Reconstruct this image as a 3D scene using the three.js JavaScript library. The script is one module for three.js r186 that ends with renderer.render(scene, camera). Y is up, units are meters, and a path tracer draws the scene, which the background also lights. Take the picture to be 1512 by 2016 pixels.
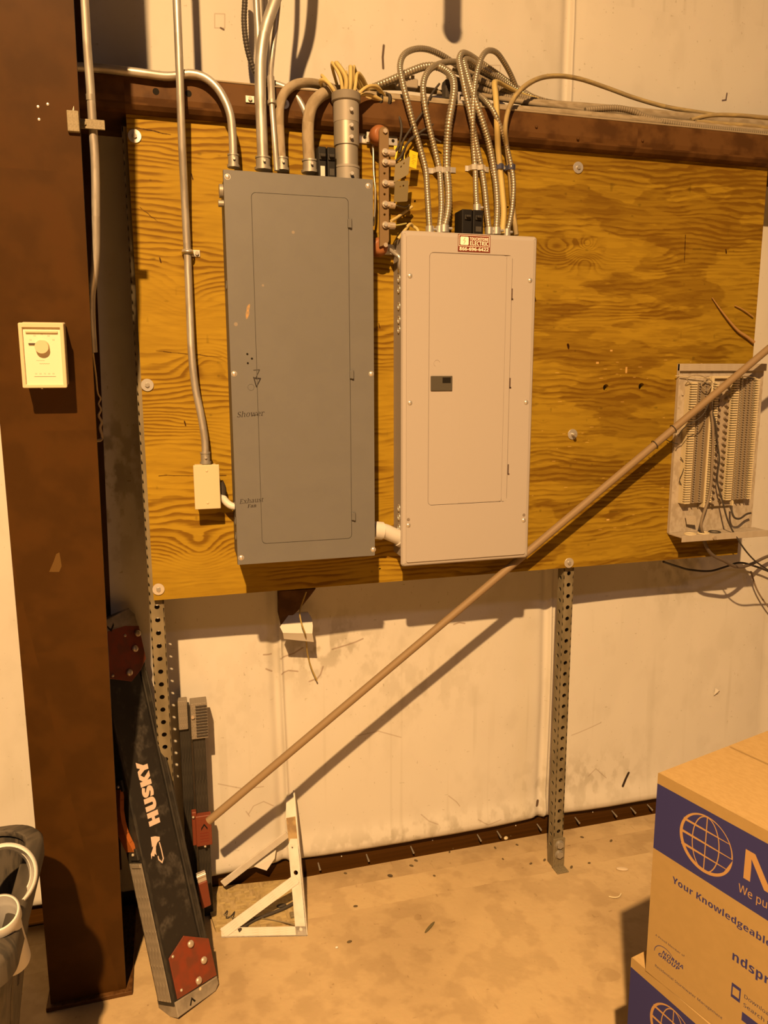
import * as THREE from 'three';
import { RoundedBoxGeometry } from 'three/addons/geometries/RoundedBoxGeometry.js';
import { mergeGeometries, mergeVertices } from 'three/addons/utils/BufferGeometryUtils.js';
import { RectAreaLightUniformsLib } from 'three/addons/lights/RectAreaLightUniformsLib.js';

// ---------------------------------------------------------------- camera, lights, exposure
const scene = new THREE.Scene();
scene.background = new THREE.Color(0x000000);
const camera = new THREE.PerspectiveCamera(66.9694, 1512 / 2016, 0.05, 60);
camera.position.set(...[0.0418, 1.6131, 2.0616]);
camera.rotation.set(-0.17586, -0.27917, -0.00322, 'YXZ');
camera.updateMatrixWorld();
const renderer = new THREE.WebGLRenderer({ antialias: true });
renderer.toneMapping = THREE.LinearToneMapping;
renderer.toneMappingExposure = 1.0;
renderer.shadowMap.enabled = true;
renderer.shadowMap.type = THREE.PCFSoftShadowMap;
RectAreaLightUniformsLib.init();

const LAMP = { pos: [-0.62, 4.3, 3.5], color: [1, 0.575, 0.225], size: 0.085, power: 32800 };        // warm square high bay lamp over the photographer
const ADDED_FILL = { color: [1, 0.78, 0.74], power: 16.0 };                            // paler unseen tube lights, added further back as soft fill for the shadows

// ---------------------------------------------------------------- helpers
let seed = 7;
const rnd = () => { seed = (seed * 1664525 + 1013904223) >>> 0; return seed / 4294967296; };
const rr = (a, b) => a + (b - a) * rnd();
const V = (a) => new THREE.Vector3(a[0], a[1], a[2]);
const taken = new Map(), bases = new WeakMap();
function numbered(name) {
  const n = taken.get(name) || 0; taken.set(name, n + 1);
  return n ? name + '_' + String(n).padStart(3, '0') : name;
}
function tag(o, label, category, group) { o.userData.label = label; o.userData.category = category; if (group) o.userData.group = group; return o; }
function thing(name, base, label, category, group) {                 // a Group at the base of a thing
  const g = new THREE.Group(); g.name = numbered(name); g.position.set(...base); scene.add(g); bases.set(g, base);
  return tag(g, label, category, group);
}
function part(name, geo, mat, parent, label) {                       // geometry comes in world metres
  const b = bases.get(parent); const g = geo.clone(); g.translate(-b[0], -b[1], -b[2]);
  const m = new THREE.Mesh(g, mat); m.name = name; m.castShadow = m.receiveShadow = true; parent.add(m); bases.set(m, b);
  if (label) m.userData.label = label;
  return m;
}
function shared(name, geo, mat, parent, p, rot) {                    // many alike pieces: one geometry at its own origin
  const b = bases.get(parent); const m = new THREE.Mesh(geo, mat); m.name = name; m.castShadow = m.receiveShadow = true;
  m.position.set(p[0] - b[0], p[1] - b[1], p[2] - b[2]); if (rot) m.rotation.set(...rot); parent.add(m); bases.set(m, b); return m;
}
function single(name, geo, mat, base, label, category, group) {      // a thing that is one mesh
  const g = geo.clone(); g.translate(-base[0], -base[1], -base[2]);
  const m = new THREE.Mesh(g, mat); m.name = numbered(name); m.position.set(...base); m.castShadow = m.receiveShadow = true;
  scene.add(m); bases.set(m, base); return tag(m, label, category, group);
}
function struct(name, geo, mat, label, category) {
  const m = new THREE.Mesh(geo, mat); m.name = name; m.castShadow = m.receiveShadow = true; scene.add(m);
  m.userData.kind = 'structure'; tag(m, label, category); bases.set(m, [0, 0, 0]); return m;
}
const merge = (list) => mergeGeometries(list.map((g) => { const q = g.index ? g.toNonIndexed() : g.clone(); for (const k of Object.keys(q.attributes)) if (!['position', 'normal', 'uv'].includes(k)) q.deleteAttribute(k); return q; }));
const box = (x0, x1, y0, y1, z0, z1, r = 0) => {
  const w = x1 - x0, h = y1 - y0, d = z1 - z0;
  const g = r ? new RoundedBoxGeometry(w, h, d, 2, Math.min(r, w / 2.05, h / 2.05, d / 2.05)) : new THREE.BoxGeometry(w, h, d);
  return g.translate((x0 + x1) / 2, (y0 + y1) / 2, (z0 + z1) / 2);
};
const cyl = (p, q, r, sides = 16, r2 = r) => {                        // cylinder from p to q
  const a = V(p), b = V(q), d = b.clone().sub(a);
  const g = new THREE.CylinderGeometry(r2, r, d.length(), sides);
  g.applyQuaternion(new THREE.Quaternion().setFromUnitVectors(new THREE.Vector3(0, 1, 0), d.clone().normalize()));
  return g.translate((p[0] + q[0]) / 2, (p[1] + q[1]) / 2, (p[2] + q[2]) / 2);
};
// swept tube with caps; radius may vary along the length in metres; flat < 1 squashes the section
function tube(pts, r, o = {}) {
  const curve = new THREE.CatmullRomCurve3(pts.map(V), false, 'centripetal');
  const len = curve.getLength(), n = o.n || Math.max(8, Math.ceil(len / (o.step || 0.012))), sides = o.sides || 12;
  const P = curve.getSpacedPoints(n), fr = curve.computeFrenetFrames(n, false);
  const pos = [], nor = [], uv = [], idx = [];
  const rf = typeof r === 'function' ? r : () => r;
  for (let i = 0; i <= n; i++) {
    const s = len * i / n, R = rf(s, len), dr = (rf(Math.min(len, s + 1e-4), len) - rf(Math.max(0, s - 1e-4), len)) / 2e-4;
    for (let j = 0; j <= sides; j++) {
      const a = j / sides * Math.PI * 2, c = Math.cos(a), q = Math.sin(a) * (o.flat || 1);
      const nx = fr.normals[i].x * c + fr.binormals[i].x * q, ny = fr.normals[i].y * c + fr.binormals[i].y * q, nz = fr.normals[i].z * c + fr.binormals[i].z * q;
      pos.push(P[i].x + nx * R, P[i].y + ny * R, P[i].z + nz * R);
      const t = fr.tangents[i], v = new THREE.Vector3(nx - t.x * dr, ny - t.y * dr, nz - t.z * dr).normalize();
      nor.push(v.x, v.y, v.z); uv.push(j / sides * Math.PI * 2 * R, s);
      if (i < n && j < sides) { const k = i * (sides + 1) + j, m = k + sides + 1; idx.push(k, k + 1, m, k + 1, m + 1, m); }
    }
  }
  for (const e of [0, n]) {
    const k = pos.length / 3, t = fr.tangents[e], s = e ? 1 : -1, R = rf(e ? len : 0, len);
    pos.push(P[e].x, P[e].y, P[e].z); nor.push(t.x * s, t.y * s, t.z * s); uv.push(0, 0);
    for (let j = 0; j <= sides; j++) {
      const b = (e * (sides + 1) + j) * 3; pos.push(pos[b], pos[b + 1], pos[b + 2]); nor.push(t.x * s, t.y * s, t.z * s); uv.push(0, 0);
      if (j < sides) e ? idx.push(k, k + 1 + j, k + 2 + j) : idx.push(k, k + 2 + j, k + 1 + j);
    }
  }
  const g = new THREE.BufferGeometry();
  g.setAttribute('position', new THREE.Float32BufferAttribute(pos, 3)); g.setAttribute('normal', new THREE.Float32BufferAttribute(nor, 3));
  g.setAttribute('uv', new THREE.Float32BufferAttribute(uv, 2)); g.setIndex(idx);
  return g;
}
const flex = (pts, r, pitch = 0.0072) => tube(pts, (s) => r * (0.84 + 0.2 * Math.sqrt(Math.abs(Math.sin(s / pitch * Math.PI)))), { step: pitch / 7, sides: 10 });
function extrude(shape, depth, z, o = {}) {
  return new THREE.ExtrudeGeometry(shape, { depth, bevelEnabled: !!o.bevel, bevelSize: o.bevel || 0, bevelThickness: o.bevelT || o.bevel || 0, bevelOffset: -(o.bevel || 0), bevelSegments: o.seg || 1, curveSegments: o.curve || 10 }).translate(0, 0, z);
}
function rrect(x0, y0, x1, y1, r, cls = THREE.Shape) {
  const s = new cls(); s.moveTo(x0 + r, y0); s.lineTo(x1 - r, y0); s.absarc(x1 - r, y0 + r, r, -Math.PI / 2, 0); s.lineTo(x1, y1 - r);
  s.absarc(x1 - r, y1 - r, r, 0, Math.PI / 2); s.lineTo(x0 + r, y1); s.absarc(x0 + r, y1 - r, r, Math.PI / 2, Math.PI); s.lineTo(x0, y0 + r); s.absarc(x0 + r, y0 + r, r, Math.PI, Math.PI * 1.5); return s;
}
const poly = (pts, cls = THREE.Shape) => { const s = new cls(); pts.forEach(([x, y], i) => (i ? s.lineTo(x, y) : s.moveTo(x, y))); s.closePath(); return s; };
const hole = (x, y, r) => { const h = new THREE.Path(); h.absarc(x, y, r, 0, Math.PI * 2, true); return h; };
// geometry from a local frame (x along ax, y along ay) to the world
function framed(geo, org, ax, ay) {
  const X = V(ax).normalize(), Y = V(ay).normalize(), Z = X.clone().cross(Y);
  return geo.clone().applyMatrix4(new THREE.Matrix4().makeBasis(X, Y, Z).setPosition(...org));
}
// ---------------------------------------------------------------- noise and textures
function hash(x, y, s) { let h = (x * 374761393 + y * 668265263 + s * 2147483647) | 0; h = Math.imul(h ^ (h >>> 13), 1274126177); return ((h ^ (h >>> 16)) >>> 0) / 4294967295; }
function noise(x, y, s = 0) {
  const xi = Math.floor(x), yi = Math.floor(y), fx = x - xi, fy = y - yi, u = fx * fx * (3 - 2 * fx), v = fy * fy * (3 - 2 * fy);
  const a = hash(xi, yi, s), b = hash(xi + 1, yi, s), c = hash(xi, yi + 1, s), d = hash(xi + 1, yi + 1, s);
  return a + (b - a) * u + (c - a) * v + (a - b - c + d) * u * v;
}
const fbm = (x, y, s = 0, o = 4) => { let a = 0, k = 0.5, t = 0; for (let i = 0; i < o; i++) { a += k * noise(x, y, s + i * 17); t += k; x *= 2.03; y *= 2.03; k *= 0.5; } return a / t; };
const sstep = (a, b, x) => { const t = Math.min(1, Math.max(0, (x - a) / (b - a))); return t * t * (3 - 2 * t); };
const toS = (l) => Math.round(255 * Math.min(1, Math.max(0, l <= 0.0031308 ? 12.92 * l : 1.055 * Math.pow(l, 1 / 2.4) - 0.055)));
function canvasOf(w, h) { const c = document.createElement('canvas'); c.width = w; c.height = h; return c; }
function paint(w, h, f, draw) {                                      // f(u, v) gives linear rgb; v runs upwards
  const c = canvasOf(w, h), x = c.getContext('2d'), im = x.createImageData(w, h);
  for (let j = 0; j < h; j++) for (let i = 0; i < w; i++) {
    const [r, g, b] = f((i + 0.5) / w, 1 - (j + 0.5) / h), k = (j * w + i) * 4;
    im.data[k] = toS(r); im.data[k + 1] = toS(g); im.data[k + 2] = toS(b); im.data[k + 3] = 255;
  }
  x.putImageData(im, 0, 0); if (draw) draw(x, w, h);
  const t = new THREE.CanvasTexture(c); t.colorSpace = THREE.SRGBColorSpace; t.wrapS = t.wrapT = THREE.RepeatWrapping; t.magFilter = THREE.LinearFilter; return t;
}
function grey(w, h, f) {
  const d = new Uint8Array(w * h * 4);
  for (let j = 0; j < h; j++) for (let i = 0; i < w; i++) { const v = Math.round(255 * Math.min(1, Math.max(0, f((i + 0.5) / w, (j + 0.5) / h)))), k = (j * w + i) * 4; d[k] = d[k + 1] = d[k + 2] = v; d[k + 3] = 255; }
  const t = new THREE.DataTexture(d, w, h); t.wrapS = t.wrapT = THREE.RepeatWrapping; t.magFilter = THREE.LinearFilter; t.needsUpdate = true; return t;
}
const flip = (g) => { const q = g.index ? g.toNonIndexed() : g.clone(); for (const k of Object.keys(q.attributes)) { const a = q.attributes[k], n = a.itemSize; for (let i = 0; i < a.count; i += 3) for (let c = 0; c < n; c++) { const t = a.array[(i + 1) * n + c]; a.array[(i + 1) * n + c] = a.array[(i + 2) * n + c]; a.array[(i + 2) * n + c] = t; } } return q; };   // reverse the winding after a mirrored placement
const rep = (t, x, y) => { t.repeat.set(x, y); return t; };
const lin = (r, g, b) => new THREE.Color().setRGB(r, g, b);
const M = (r, g, b, rough = 0.7, metal = 0, more = {}) => new THREE.MeshPhysicalMaterial({ specularIntensity: 0.5, color: lin(r, g, b), roughness: rough, metalness: metal, ...more });
const mottled = (a, b, scale, s, w = 256) => paint(w, w, (u, v) => {      // tileable enough: two tones of a matter mixed by noise
  const k = sstep(0.3, 0.7, fbm(u * scale, v * scale, s, 5)); return [0, 1, 2].map((i) => a[i] + (b[i] - a[i]) * k);
});
// ---------------------------------------------------------------- materials
const PLY = { x0: 0, x1: 1.8394, y0: 1.0279, y1: 2.243 };
const plyMap = paint(1840, 1216, (u, v) => {
  const X = u * 1.84, Y = v * 1.216;
  // contour lines of a slow field give the cathedral figure of rotary-cut veneer; the lines break up into flecks and patches
  let g = Y + 0.115 * (fbm(X * 1.7, Y * 5, 3, 4) - 0.5) + 0.022 * (fbm(X * 8, Y * 28, 9, 4) - 0.5);
  const bump = (cx, cy, rx, ry, a) => { const dx = (X - cx) / rx, dy = (Y - cy) / ry; g += a * Math.exp(-dx * dx - dy * dy); };
  bump(1.145, 0.935, 0.06, 0.03, 0.055); bump(1.235, 0.90, 0.04, 0.03, -0.06); bump(1.24, 0.95, 0.022, 0.02, 0.05); bump(1.36, 0.925, 0.1, 0.02, 0.03);
  bump(0.11, 0.78, 0.06, 0.05, 0.05); bump(0.17, 0.62, 0.06, 0.04, -0.05); bump(1.5, 0.42, 0.16, 0.05, 0.04); bump(0.75, 0.2, 0.12, 0.05, -0.04); bump(0.12, 0.12, 0.07, 0.05, 0.06);
  const f = g / 0.0145, w = f - Math.floor(f);
  let band = sstep(0.3, 0.8, w) * (1 - sstep(0.88, 1.0, w));
  band *= 0.15 + 1.0 * sstep(0.36, 0.6, fbm(X * 4.2 + 4, Y * 13, 21, 4));
  const fleck = 0.45 * sstep(0.5, 0.64, fbm(X * 7, Y * 34, 77, 5)) + 0.55 * sstep(0.48, 0.6, fbm(X * 15, Y * 95, 78, 4)), fine = noise(X * 24, Y * 640, 5) * 0.6 + noise(X * 60, Y * 1100, 6) * 0.4;
  const blot = sstep(0.5, 0.545, fbm(X * 4.4 + 2, Y * 17, 79, 5));
  const patch = fbm(X * 2.2 + 9, Y * 3.4, 31, 4), right = sstep(0.5, 1.1, X + 0.5 * (patch - 0.5));
  const k = Math.min(1, band * (0.72 - 0.2 * right) + fleck * (0.2 + 0.2 * right) + blot * (0.08 + 0.34 * right) + 0.3 * (fine - 0.5) * (0.6 + band) + 0.03);
  const lo = [0.36, 0.232, 0.018], hi = [0.165, 0.084, 0.0055];
  const tone = (0.98 - 0.14 * right) * (0.86 + 0.3 * patch);
  let c = lo.map((l, i) => (l + (hi[i] - l) * Math.max(0, k)) * tone);
  const spot = noise(X * 42, Y * 60, 44); if (spot > 0.93) c = c.map((q) => q * (1 - 5 * (spot - 0.93)));
  return c;
}, (x, w, h) => {
  const px = (X) => X / 1.84 * w, py = (Y) => h - Y / 1.216 * h;
  x.strokeStyle = 'rgba(40,18,2,0.7)'; x.lineCap = 'round';
  const line = (a, b, t) => { const n = 9; for (let i = 0; i < n; i++) { x.lineWidth = t * (0.45 + 0.6 * hash(i, Math.round(a[0] * 999), 2)); const P = (k) => [px(a[0] + (b[0] - a[0]) * k / n), py(a[1] + (b[1] - a[1]) * k / n) + 2.5 * (hash(k, Math.round(a[1] * 999), 3) - 0.5)]; x.beginPath(); x.moveTo(...P(i)); x.lineTo(...P(i + 1)); x.stroke(); } };
  line([0.02, 1.165], [0.1, 1.157], 3); line([0.03, 0.33], [0.2, 0.325], 2.2); line([0.04, 0.645], [0.2, 0.63], 2); line([1.565, 0.99], [1.567, 0.91], 3); line([0.02, 0.985], [0.06, 0.955], 1.6);
  for (const [a, b, t] of [[0.125, 1.065, 5], [0.145, 1.07, 3], [1.71, 0.955, 5], [0.06, 0.87, 3], [0.62, 0.72, 3], [1.19, 0.67, 7], [0.13, 0.72, 4], [1.07, 0.825, 3], [1.08, 0.8, 3], [0.735, 0.93, 3], [0.1, 0.47, 3]]) line([a, b], [a + 0.003, b - 0.012], t);
  x.fillStyle = 'rgba(240,200,150,0.55)';                            // splinters and scuffs of bare wood
  for (let i = 0; i < 60; i++) { const a = hash(i, 1, 5), b = hash(i, 2, 5); x.fillRect(px(1.05 + a * 0.75), py(0.08 + b * 0.55), 3 + hash(i, 3, 5) * 10, 1.2); }
  for (const [a, b, c, d] of [[1.285, 0.62, 9, 6], [1.385, 0.605, 6, 18], [1.33, 0.655, 8, 5], [1.345, 0.145, 10, 5], [1.66, 0.15, 12, 4]]) x.fillRect(px(a), py(b), c, d);
});
plyMap.repeat.set(1 / 1.84, 1 / 1.216);
const mPly = new THREE.MeshPhysicalMaterial({ specularIntensity: 0.25, map: plyMap, roughness: 0.62 });
const fine = rep(grey(256, 256, (u, v) => fbm(u * 60, v * 60, 3, 3)), 1, 1);
// white vinyl facing of the wall insulation, with the dirt that zooms show: smears, runs and scuffs
const WX0 = -0.7, WX1 = 2.3, WY0 = 0, WY1 = 2.7;
const wallMap = paint(2000, 1800, (u, v) => {
  const X = WX0 + u * (WX1 - WX0), Y = WY0 + v * (WY1 - WY0);
  let d = 0.05 * fbm(X * 3, Y * 3, 51, 5) + 0.05 * sstep(0.55, 0.8, fbm(X * 14, Y * 9, 52, 4));
  const smear = (cx, cy, rx, ry, a) => { const dx = (X - cx) / rx, dy = (Y - cy) / ry, e = Math.exp(-dx * dx - dy * dy); d += a * e * sstep(0.42, 0.68, fbm(X * 40, Y * 26, 57, 4)); };
  smear(0.50, 0.78, 0.16, 0.10, 0.30); smear(0.8, 0.62, 0.2, 0.12, 0.12); smear(0.1, 0.6, 0.2, 0.15, 0.08); smear(1.75, 0.95, 0.12, 0.12, 0.25); smear(1.4, 0.2, 0.25, 0.08, 0.22); smear(0.85, 0.1, 0.5, 0.04, 0.25); smear(-0.12, 1.35, 0.1, 0.2, 0.5);
  const speck = noise(X * 130, Y * 130, 60); if (speck > 0.965) d += 0.25;
  const run = noise(X * 55, Y * 2.2, 61); if (Y < 0.85 && run > 0.8) d += 0.1 * (run - 0.8) * 5 * sstep(0.85, 0.75, Y);
  return [0.62 * (1 - d), 0.60 * (1 - d * 1.05), 0.57 * (1 - d * 1.2)];
}, (x, w, h) => {
  const px = (p) => (p[0] - WX0) / (WX1 - WX0) * w, py = (p) => h - (p[1] - WY0) / (WY1 - WY0) * h;
  const stroke = (pts, t, col) => { x.strokeStyle = col; x.lineWidth = t; x.lineCap = 'round'; x.beginPath(); pts.forEach((p, i) => (i ? x.lineTo(px(p), py(p)) : x.moveTo(px(p), py(p)))); x.stroke(); };
  const D = 'rgba(60,42,34,0.8)', G = 'rgba(110,86,72,0.45)', S = 'rgba(105,80,66,0.3)';
  stroke([[1.6093, 0.1855, -0.19], [1.5962, 0.1577, -0.19], [1.5868, 0.1392, -0.19]], 6, 'rgba(40,30,24,0.95)');           // slits cut in the facing
  stroke([[0.6916, 2.5135, -0.19], [0.6885, 2.4833, -0.19], [0.6899, 2.4548, -0.19]], 4, D);
  stroke([[1.8298, 2.4914, -0.19], [1.8277, 2.4717, -0.19], [1.8144, 2.4691, -0.19]], 3, 'rgba(60,45,50,0.8)');
  stroke([[1.2539, 0.1247, -0.19], [1.2503, 0.1136, -0.19]], 8, D);
  for (const p of [[[0.3592, 0.7531, -0.19], [0.4002, 0.7651, -0.19], [0.4289, 0.7817, -0.19]], [[0.361, 0.7037, -0.19], [0.3832, 0.7111, -0.19], [0.4114, 0.7062, -0.19]], [[0.5197, 0.7689, -0.19], [0.5604, 0.778, -0.19], [0.5964, 0.7876, -0.19], [0.6178, 0.7955, -0.19]], [[0.4649, 0.6718, -0.19], [0.4813, 0.6899, -0.19], [0.4898, 0.7156, -0.19]], [[0.4457, 0.6707, -0.19], [0.465, 0.6768, -0.19]], [[0.3071, 0.7718, -0.19], [0.3317, 0.7691, -0.19]], [[0.3134, 0.7255, -0.19], [0.3317, 0.7136, -0.19]], [[0.9224, 0.8132, -0.19], [0.9418, 0.8182, -0.19], [0.9613, 0.8129, -0.19]]]) stroke(p, 3, G);
  for (const p of [[[0.3238, 0.2646, -0.19], [0.2925, 0.2873, -0.19], [0.2605, 0.2788, -0.19], [0.2439, 0.2539, -0.19]], [[0.2364, 0.2656, -0.19], [0.2468, 0.2464, -0.19]], [[0.155, 0.3732, -0.19], [0.2313, 0.3439, -0.19], [0.294, 0.339, -0.19]], [[1.3731, 0.3624, -0.19], [1.4362, 0.3804, -0.19], [1.4859, 0.3967, -0.19]], [[1.4451, 0.1972, -0.19], [1.4745, 0.222, -0.19], [1.5178, 0.1799, -0.19]], [[0.8149, 0.1574, -0.19], [0.8421, 0.1303, -0.19], [0.8732, 0.1155, -0.19]], [[1.0177, 0.1092, -0.19], [1.056, 0.0833, -0.19], [1.1034, 0.0943, -0.19]], [[0.9123, 0.2099, -0.19], [0.942, 0.1825, -0.19], [0.9533, 0.1656, -0.19]], [[0.59, 0.4714, -0.19], [0.6661, 0.4784, -0.19], [0.7434, 0.4465, -0.19]]]) stroke(p, 2, S);
  for (const p of [[[0.2324, 2.544, -0.19], [0.2586, 2.5469, -0.19], [0.2573, 2.5128, -0.19], [0.231, 2.5099, -0.19], [0.2324, 2.544, -0.19]], [[1.0127, 2.494, -0.19], [1.0446, 2.497, -0.19], [1.0436, 2.4724, -0.19], [1.0133, 2.4696, -0.19], [1.0127, 2.494, -0.19]]]) stroke(p, 1.6, S);
  stroke([[0.2467, 2.5116, -0.19], [0.2545, 2.5088, -0.19]], 3, D);
});
const mWall = new THREE.MeshPhysicalMaterial({ specularIntensity: 0.5, map: wallMap, roughness: 0.55 });
const slabMap = paint(1400, 900, (u, v) => {
  const X = u * 2.8, Z = v * 1.8, n = fbm(X * 3, Z * 3, 71, 5), m = fbm(X * 18, Z * 18, 72, 4), sp = noise(X * 90, Z * 90, 73);
  let d = 0.16 * sstep(0.35, 0.75, n) + 0.12 * sstep(0.45, 0.7, m) + (sp > 0.95 ? 0.25 * hash(Math.floor(X * 90), Math.floor(Z * 90), 4) : 0);
  if (noise(X * 7 + 3, Z * 11, 74) > 0.9) d += 0.1;
  return [0.47 * (1 - d), 0.36 * (1 - d * 1.1), 0.215 * (1 - d * 1.2)];
});
slabMap.repeat.set(1 / 2.8, 1 / 1.8);
const mSlab = new THREE.MeshPhysicalMaterial({ specularIntensity: 0.3, map: slabMap, roughness: 0.75, bumpMap: rep(grey(512, 512, (u, v) => fbm(u * 40, v * 40, 77, 4)), 1.3, 1.3), bumpScale: 0.0012 });
const mBrown = new THREE.MeshPhysicalMaterial({ specularIntensity: 0.3, map: rep(mottled([0.057, 0.0235, 0.0035], [0.045, 0.0185, 0.0025], 9, 81), 2, 2), roughness: 0.5 });
const mGirt = new THREE.MeshPhysicalMaterial({ specularIntensity: 0.3, map: rep(mottled([0.105, 0.05, 0.016], [0.062, 0.027, 0.008], 12, 82), 2.2, 2.2), roughness: 0.6 });
const mGrey = M(0.125, 0.125, 0.128, 0.5), mGreyDark = M(0.11, 0.105, 0.1, 0.55);
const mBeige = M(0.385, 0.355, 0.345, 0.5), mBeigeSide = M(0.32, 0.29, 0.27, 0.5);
const emtMap = rep(mottled([0.52, 0.5, 0.48], [0.4, 0.37, 0.34], 14, 83), 9, 2.2);
const mEmt = new THREE.MeshStandardMaterial({ map: emtMap, roughness: 0.42, metalness: 0.55 });
const dustMap = rep(mottled([0.25, 0.2, 0.135], [0.33, 0.275, 0.2], 12, 84), 9, 3);
const mDusty = new THREE.MeshStandardMaterial({ map: dustMap, roughness: 0.85 });
const mZinc = M(0.68, 0.66, 0.64, 0.35, 0.7), mZincDull = M(0.36, 0.34, 0.31, 0.45, 0.5), mFlex = M(0.44, 0.39, 0.31, 0.33, 0.7), mFlexDusty = M(0.25, 0.21, 0.155, 0.6, 0.2), mFlexDark = M(0.09, 0.08, 0.075, 0.45, 0.3);
const mRomex = M(0.52, 0.41, 0.17, 0.6), mRomexDusty = new THREE.MeshStandardMaterial({ map: rep(mottled([0.40, 0.31, 0.14], [0.27, 0.21, 0.115], 10, 85), 12, 3), roughness: 0.8 });
const mBlack = M(0.009, 0.008, 0.008, 0.5), mBlackWire = M(0.05, 0.042, 0.036, 0.6), mIvory = M(0.56, 0.49, 0.335, 0.5), mWhite = M(0.62, 0.6, 0.57, 0.5), mPvc = M(0.6, 0.59, 0.58, 0.4);
const mBar = M(0.2, 0.135, 0.07, 0.5, 0.2), mInsul = M(0.27, 0.105, 0.04, 0.42), mLug = M(0.5, 0.43, 0.36, 0.4, 0.5), mTagGrey = M(0.17, 0.14, 0.075, 0.6), mYellow = M(0.85, 0.6, 0.02, 0.55);
const mStrut = new THREE.MeshStandardMaterial({ map: rep(mottled([0.22, 0.185, 0.12], [0.155, 0.128, 0.078], 10, 86), 3, 1.5), roughness: 0.6, metalness: 0.15 });
const mHoleShade = M(0.01, 0.008, 0.006, 0.9);  // near-black colour standing for the shade inside holes and pockets
const mPole = new THREE.MeshStandardMaterial({ map: rep(paint(256, 512, (u, v) => { const k = fbm(u * 30, v * 6, 91, 4); return [0.29 - 0.1 * k, 0.205 - 0.075 * k, 0.115 - 0.045 * k]; }), 8, 1.2), roughness: 0.65 });
const mBodyBlack = new THREE.MeshStandardMaterial({ map: rep(mottled([0.014, 0.0125, 0.0115], [0.036, 0.031, 0.025], 7, 92), 4, 4), roughness: 0.55 });
const mFootGrey = new THREE.MeshStandardMaterial({ map: rep(mottled([0.26, 0.225, 0.18], [0.17, 0.145, 0.115], 8, 93), 4, 4), roughness: 0.7 });
const mRedPlate = new THREE.MeshStandardMaterial({ map: rep(mottled([0.19, 0.036, 0.014], [0.135, 0.035, 0.017], 8, 94), 6, 6), roughness: 0.5 });
const mOrange = M(0.33, 0.1, 0.022, 0.5);
const mCard = new THREE.MeshPhysicalMaterial({ specularIntensity: 0.3, map: rep(mottled([0.40, 0.285, 0.135], [0.37, 0.26, 0.12], 30, 95), 2, 2), roughness: 0.85 });
const mBin = new THREE.MeshStandardMaterial({ map: rep(mottled([0.03, 0.026, 0.022], [0.075, 0.062, 0.048], 9, 96), 3, 3), roughness: 0.6 });
const mBracket = new THREE.MeshStandardMaterial({ map: rep(mottled([0.6, 0.57, 0.54], [0.5, 0.46, 0.41], 6, 97), 4, 4), roughness: 0.5 });
const mRust = new THREE.MeshStandardMaterial({ map: rep(mottled([0.38, 0.27, 0.13], [0.24, 0.16, 0.08], 8, 98), 6, 6), roughness: 0.8 });
const osbMap = rep(paint(512, 512, (u, v) => { const a = fbm(u * 10, v * 40, 99, 3), b = fbm(u * 44, v * 12, 100, 3), k = hash(Math.floor(u * 16), Math.floor(v * 22), 3); const t = (k > 0.5 ? a : b); return [0.46 - 0.24 * t + 0.05 * k, 0.36 - 0.2 * t + 0.04 * k, 0.2 - 0.13 * t]; }), 4, 4);
const mOsb = new THREE.MeshStandardMaterial({ map: osbMap, roughness: 0.8 });
// ---------------------------------------------------------------- room shell
const WZ = -0.2, SEAMS = [0.365, 1.275];
const FRONT = 14, LEFT = -8, RIGHT = 10, TOP = 6.6;
{
  // the slab stops at a notch before the wall sheeting; a lower ledge runs on under the wall
  const slab = merge([box(LEFT, RIGHT, -0.15, 0, -0.116, FRONT)]);
  const uv = slab.attributes.uv, ps = slab.attributes.position; for (let i = 0; i < uv.count; i++) uv.setXY(i, ps.getX(i), ps.getZ(i));
  const fl = struct('floor', slab, mSlab, 'dusty tan concrete floor slab', 'floor');
  const lg = box(LEFT, RIGHT, -0.15, -0.004, -0.34, -0.122); { const a = lg.attributes.uv, b = lg.attributes.position; for (let i = 0; i < a.count; i++) a.setXY(i, b.getX(i) + 0.7, b.getZ(i)); }
  part('ledge', lg, mSlab, fl, 'strip of concrete along the wall beyond the slab edge');
}
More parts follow.
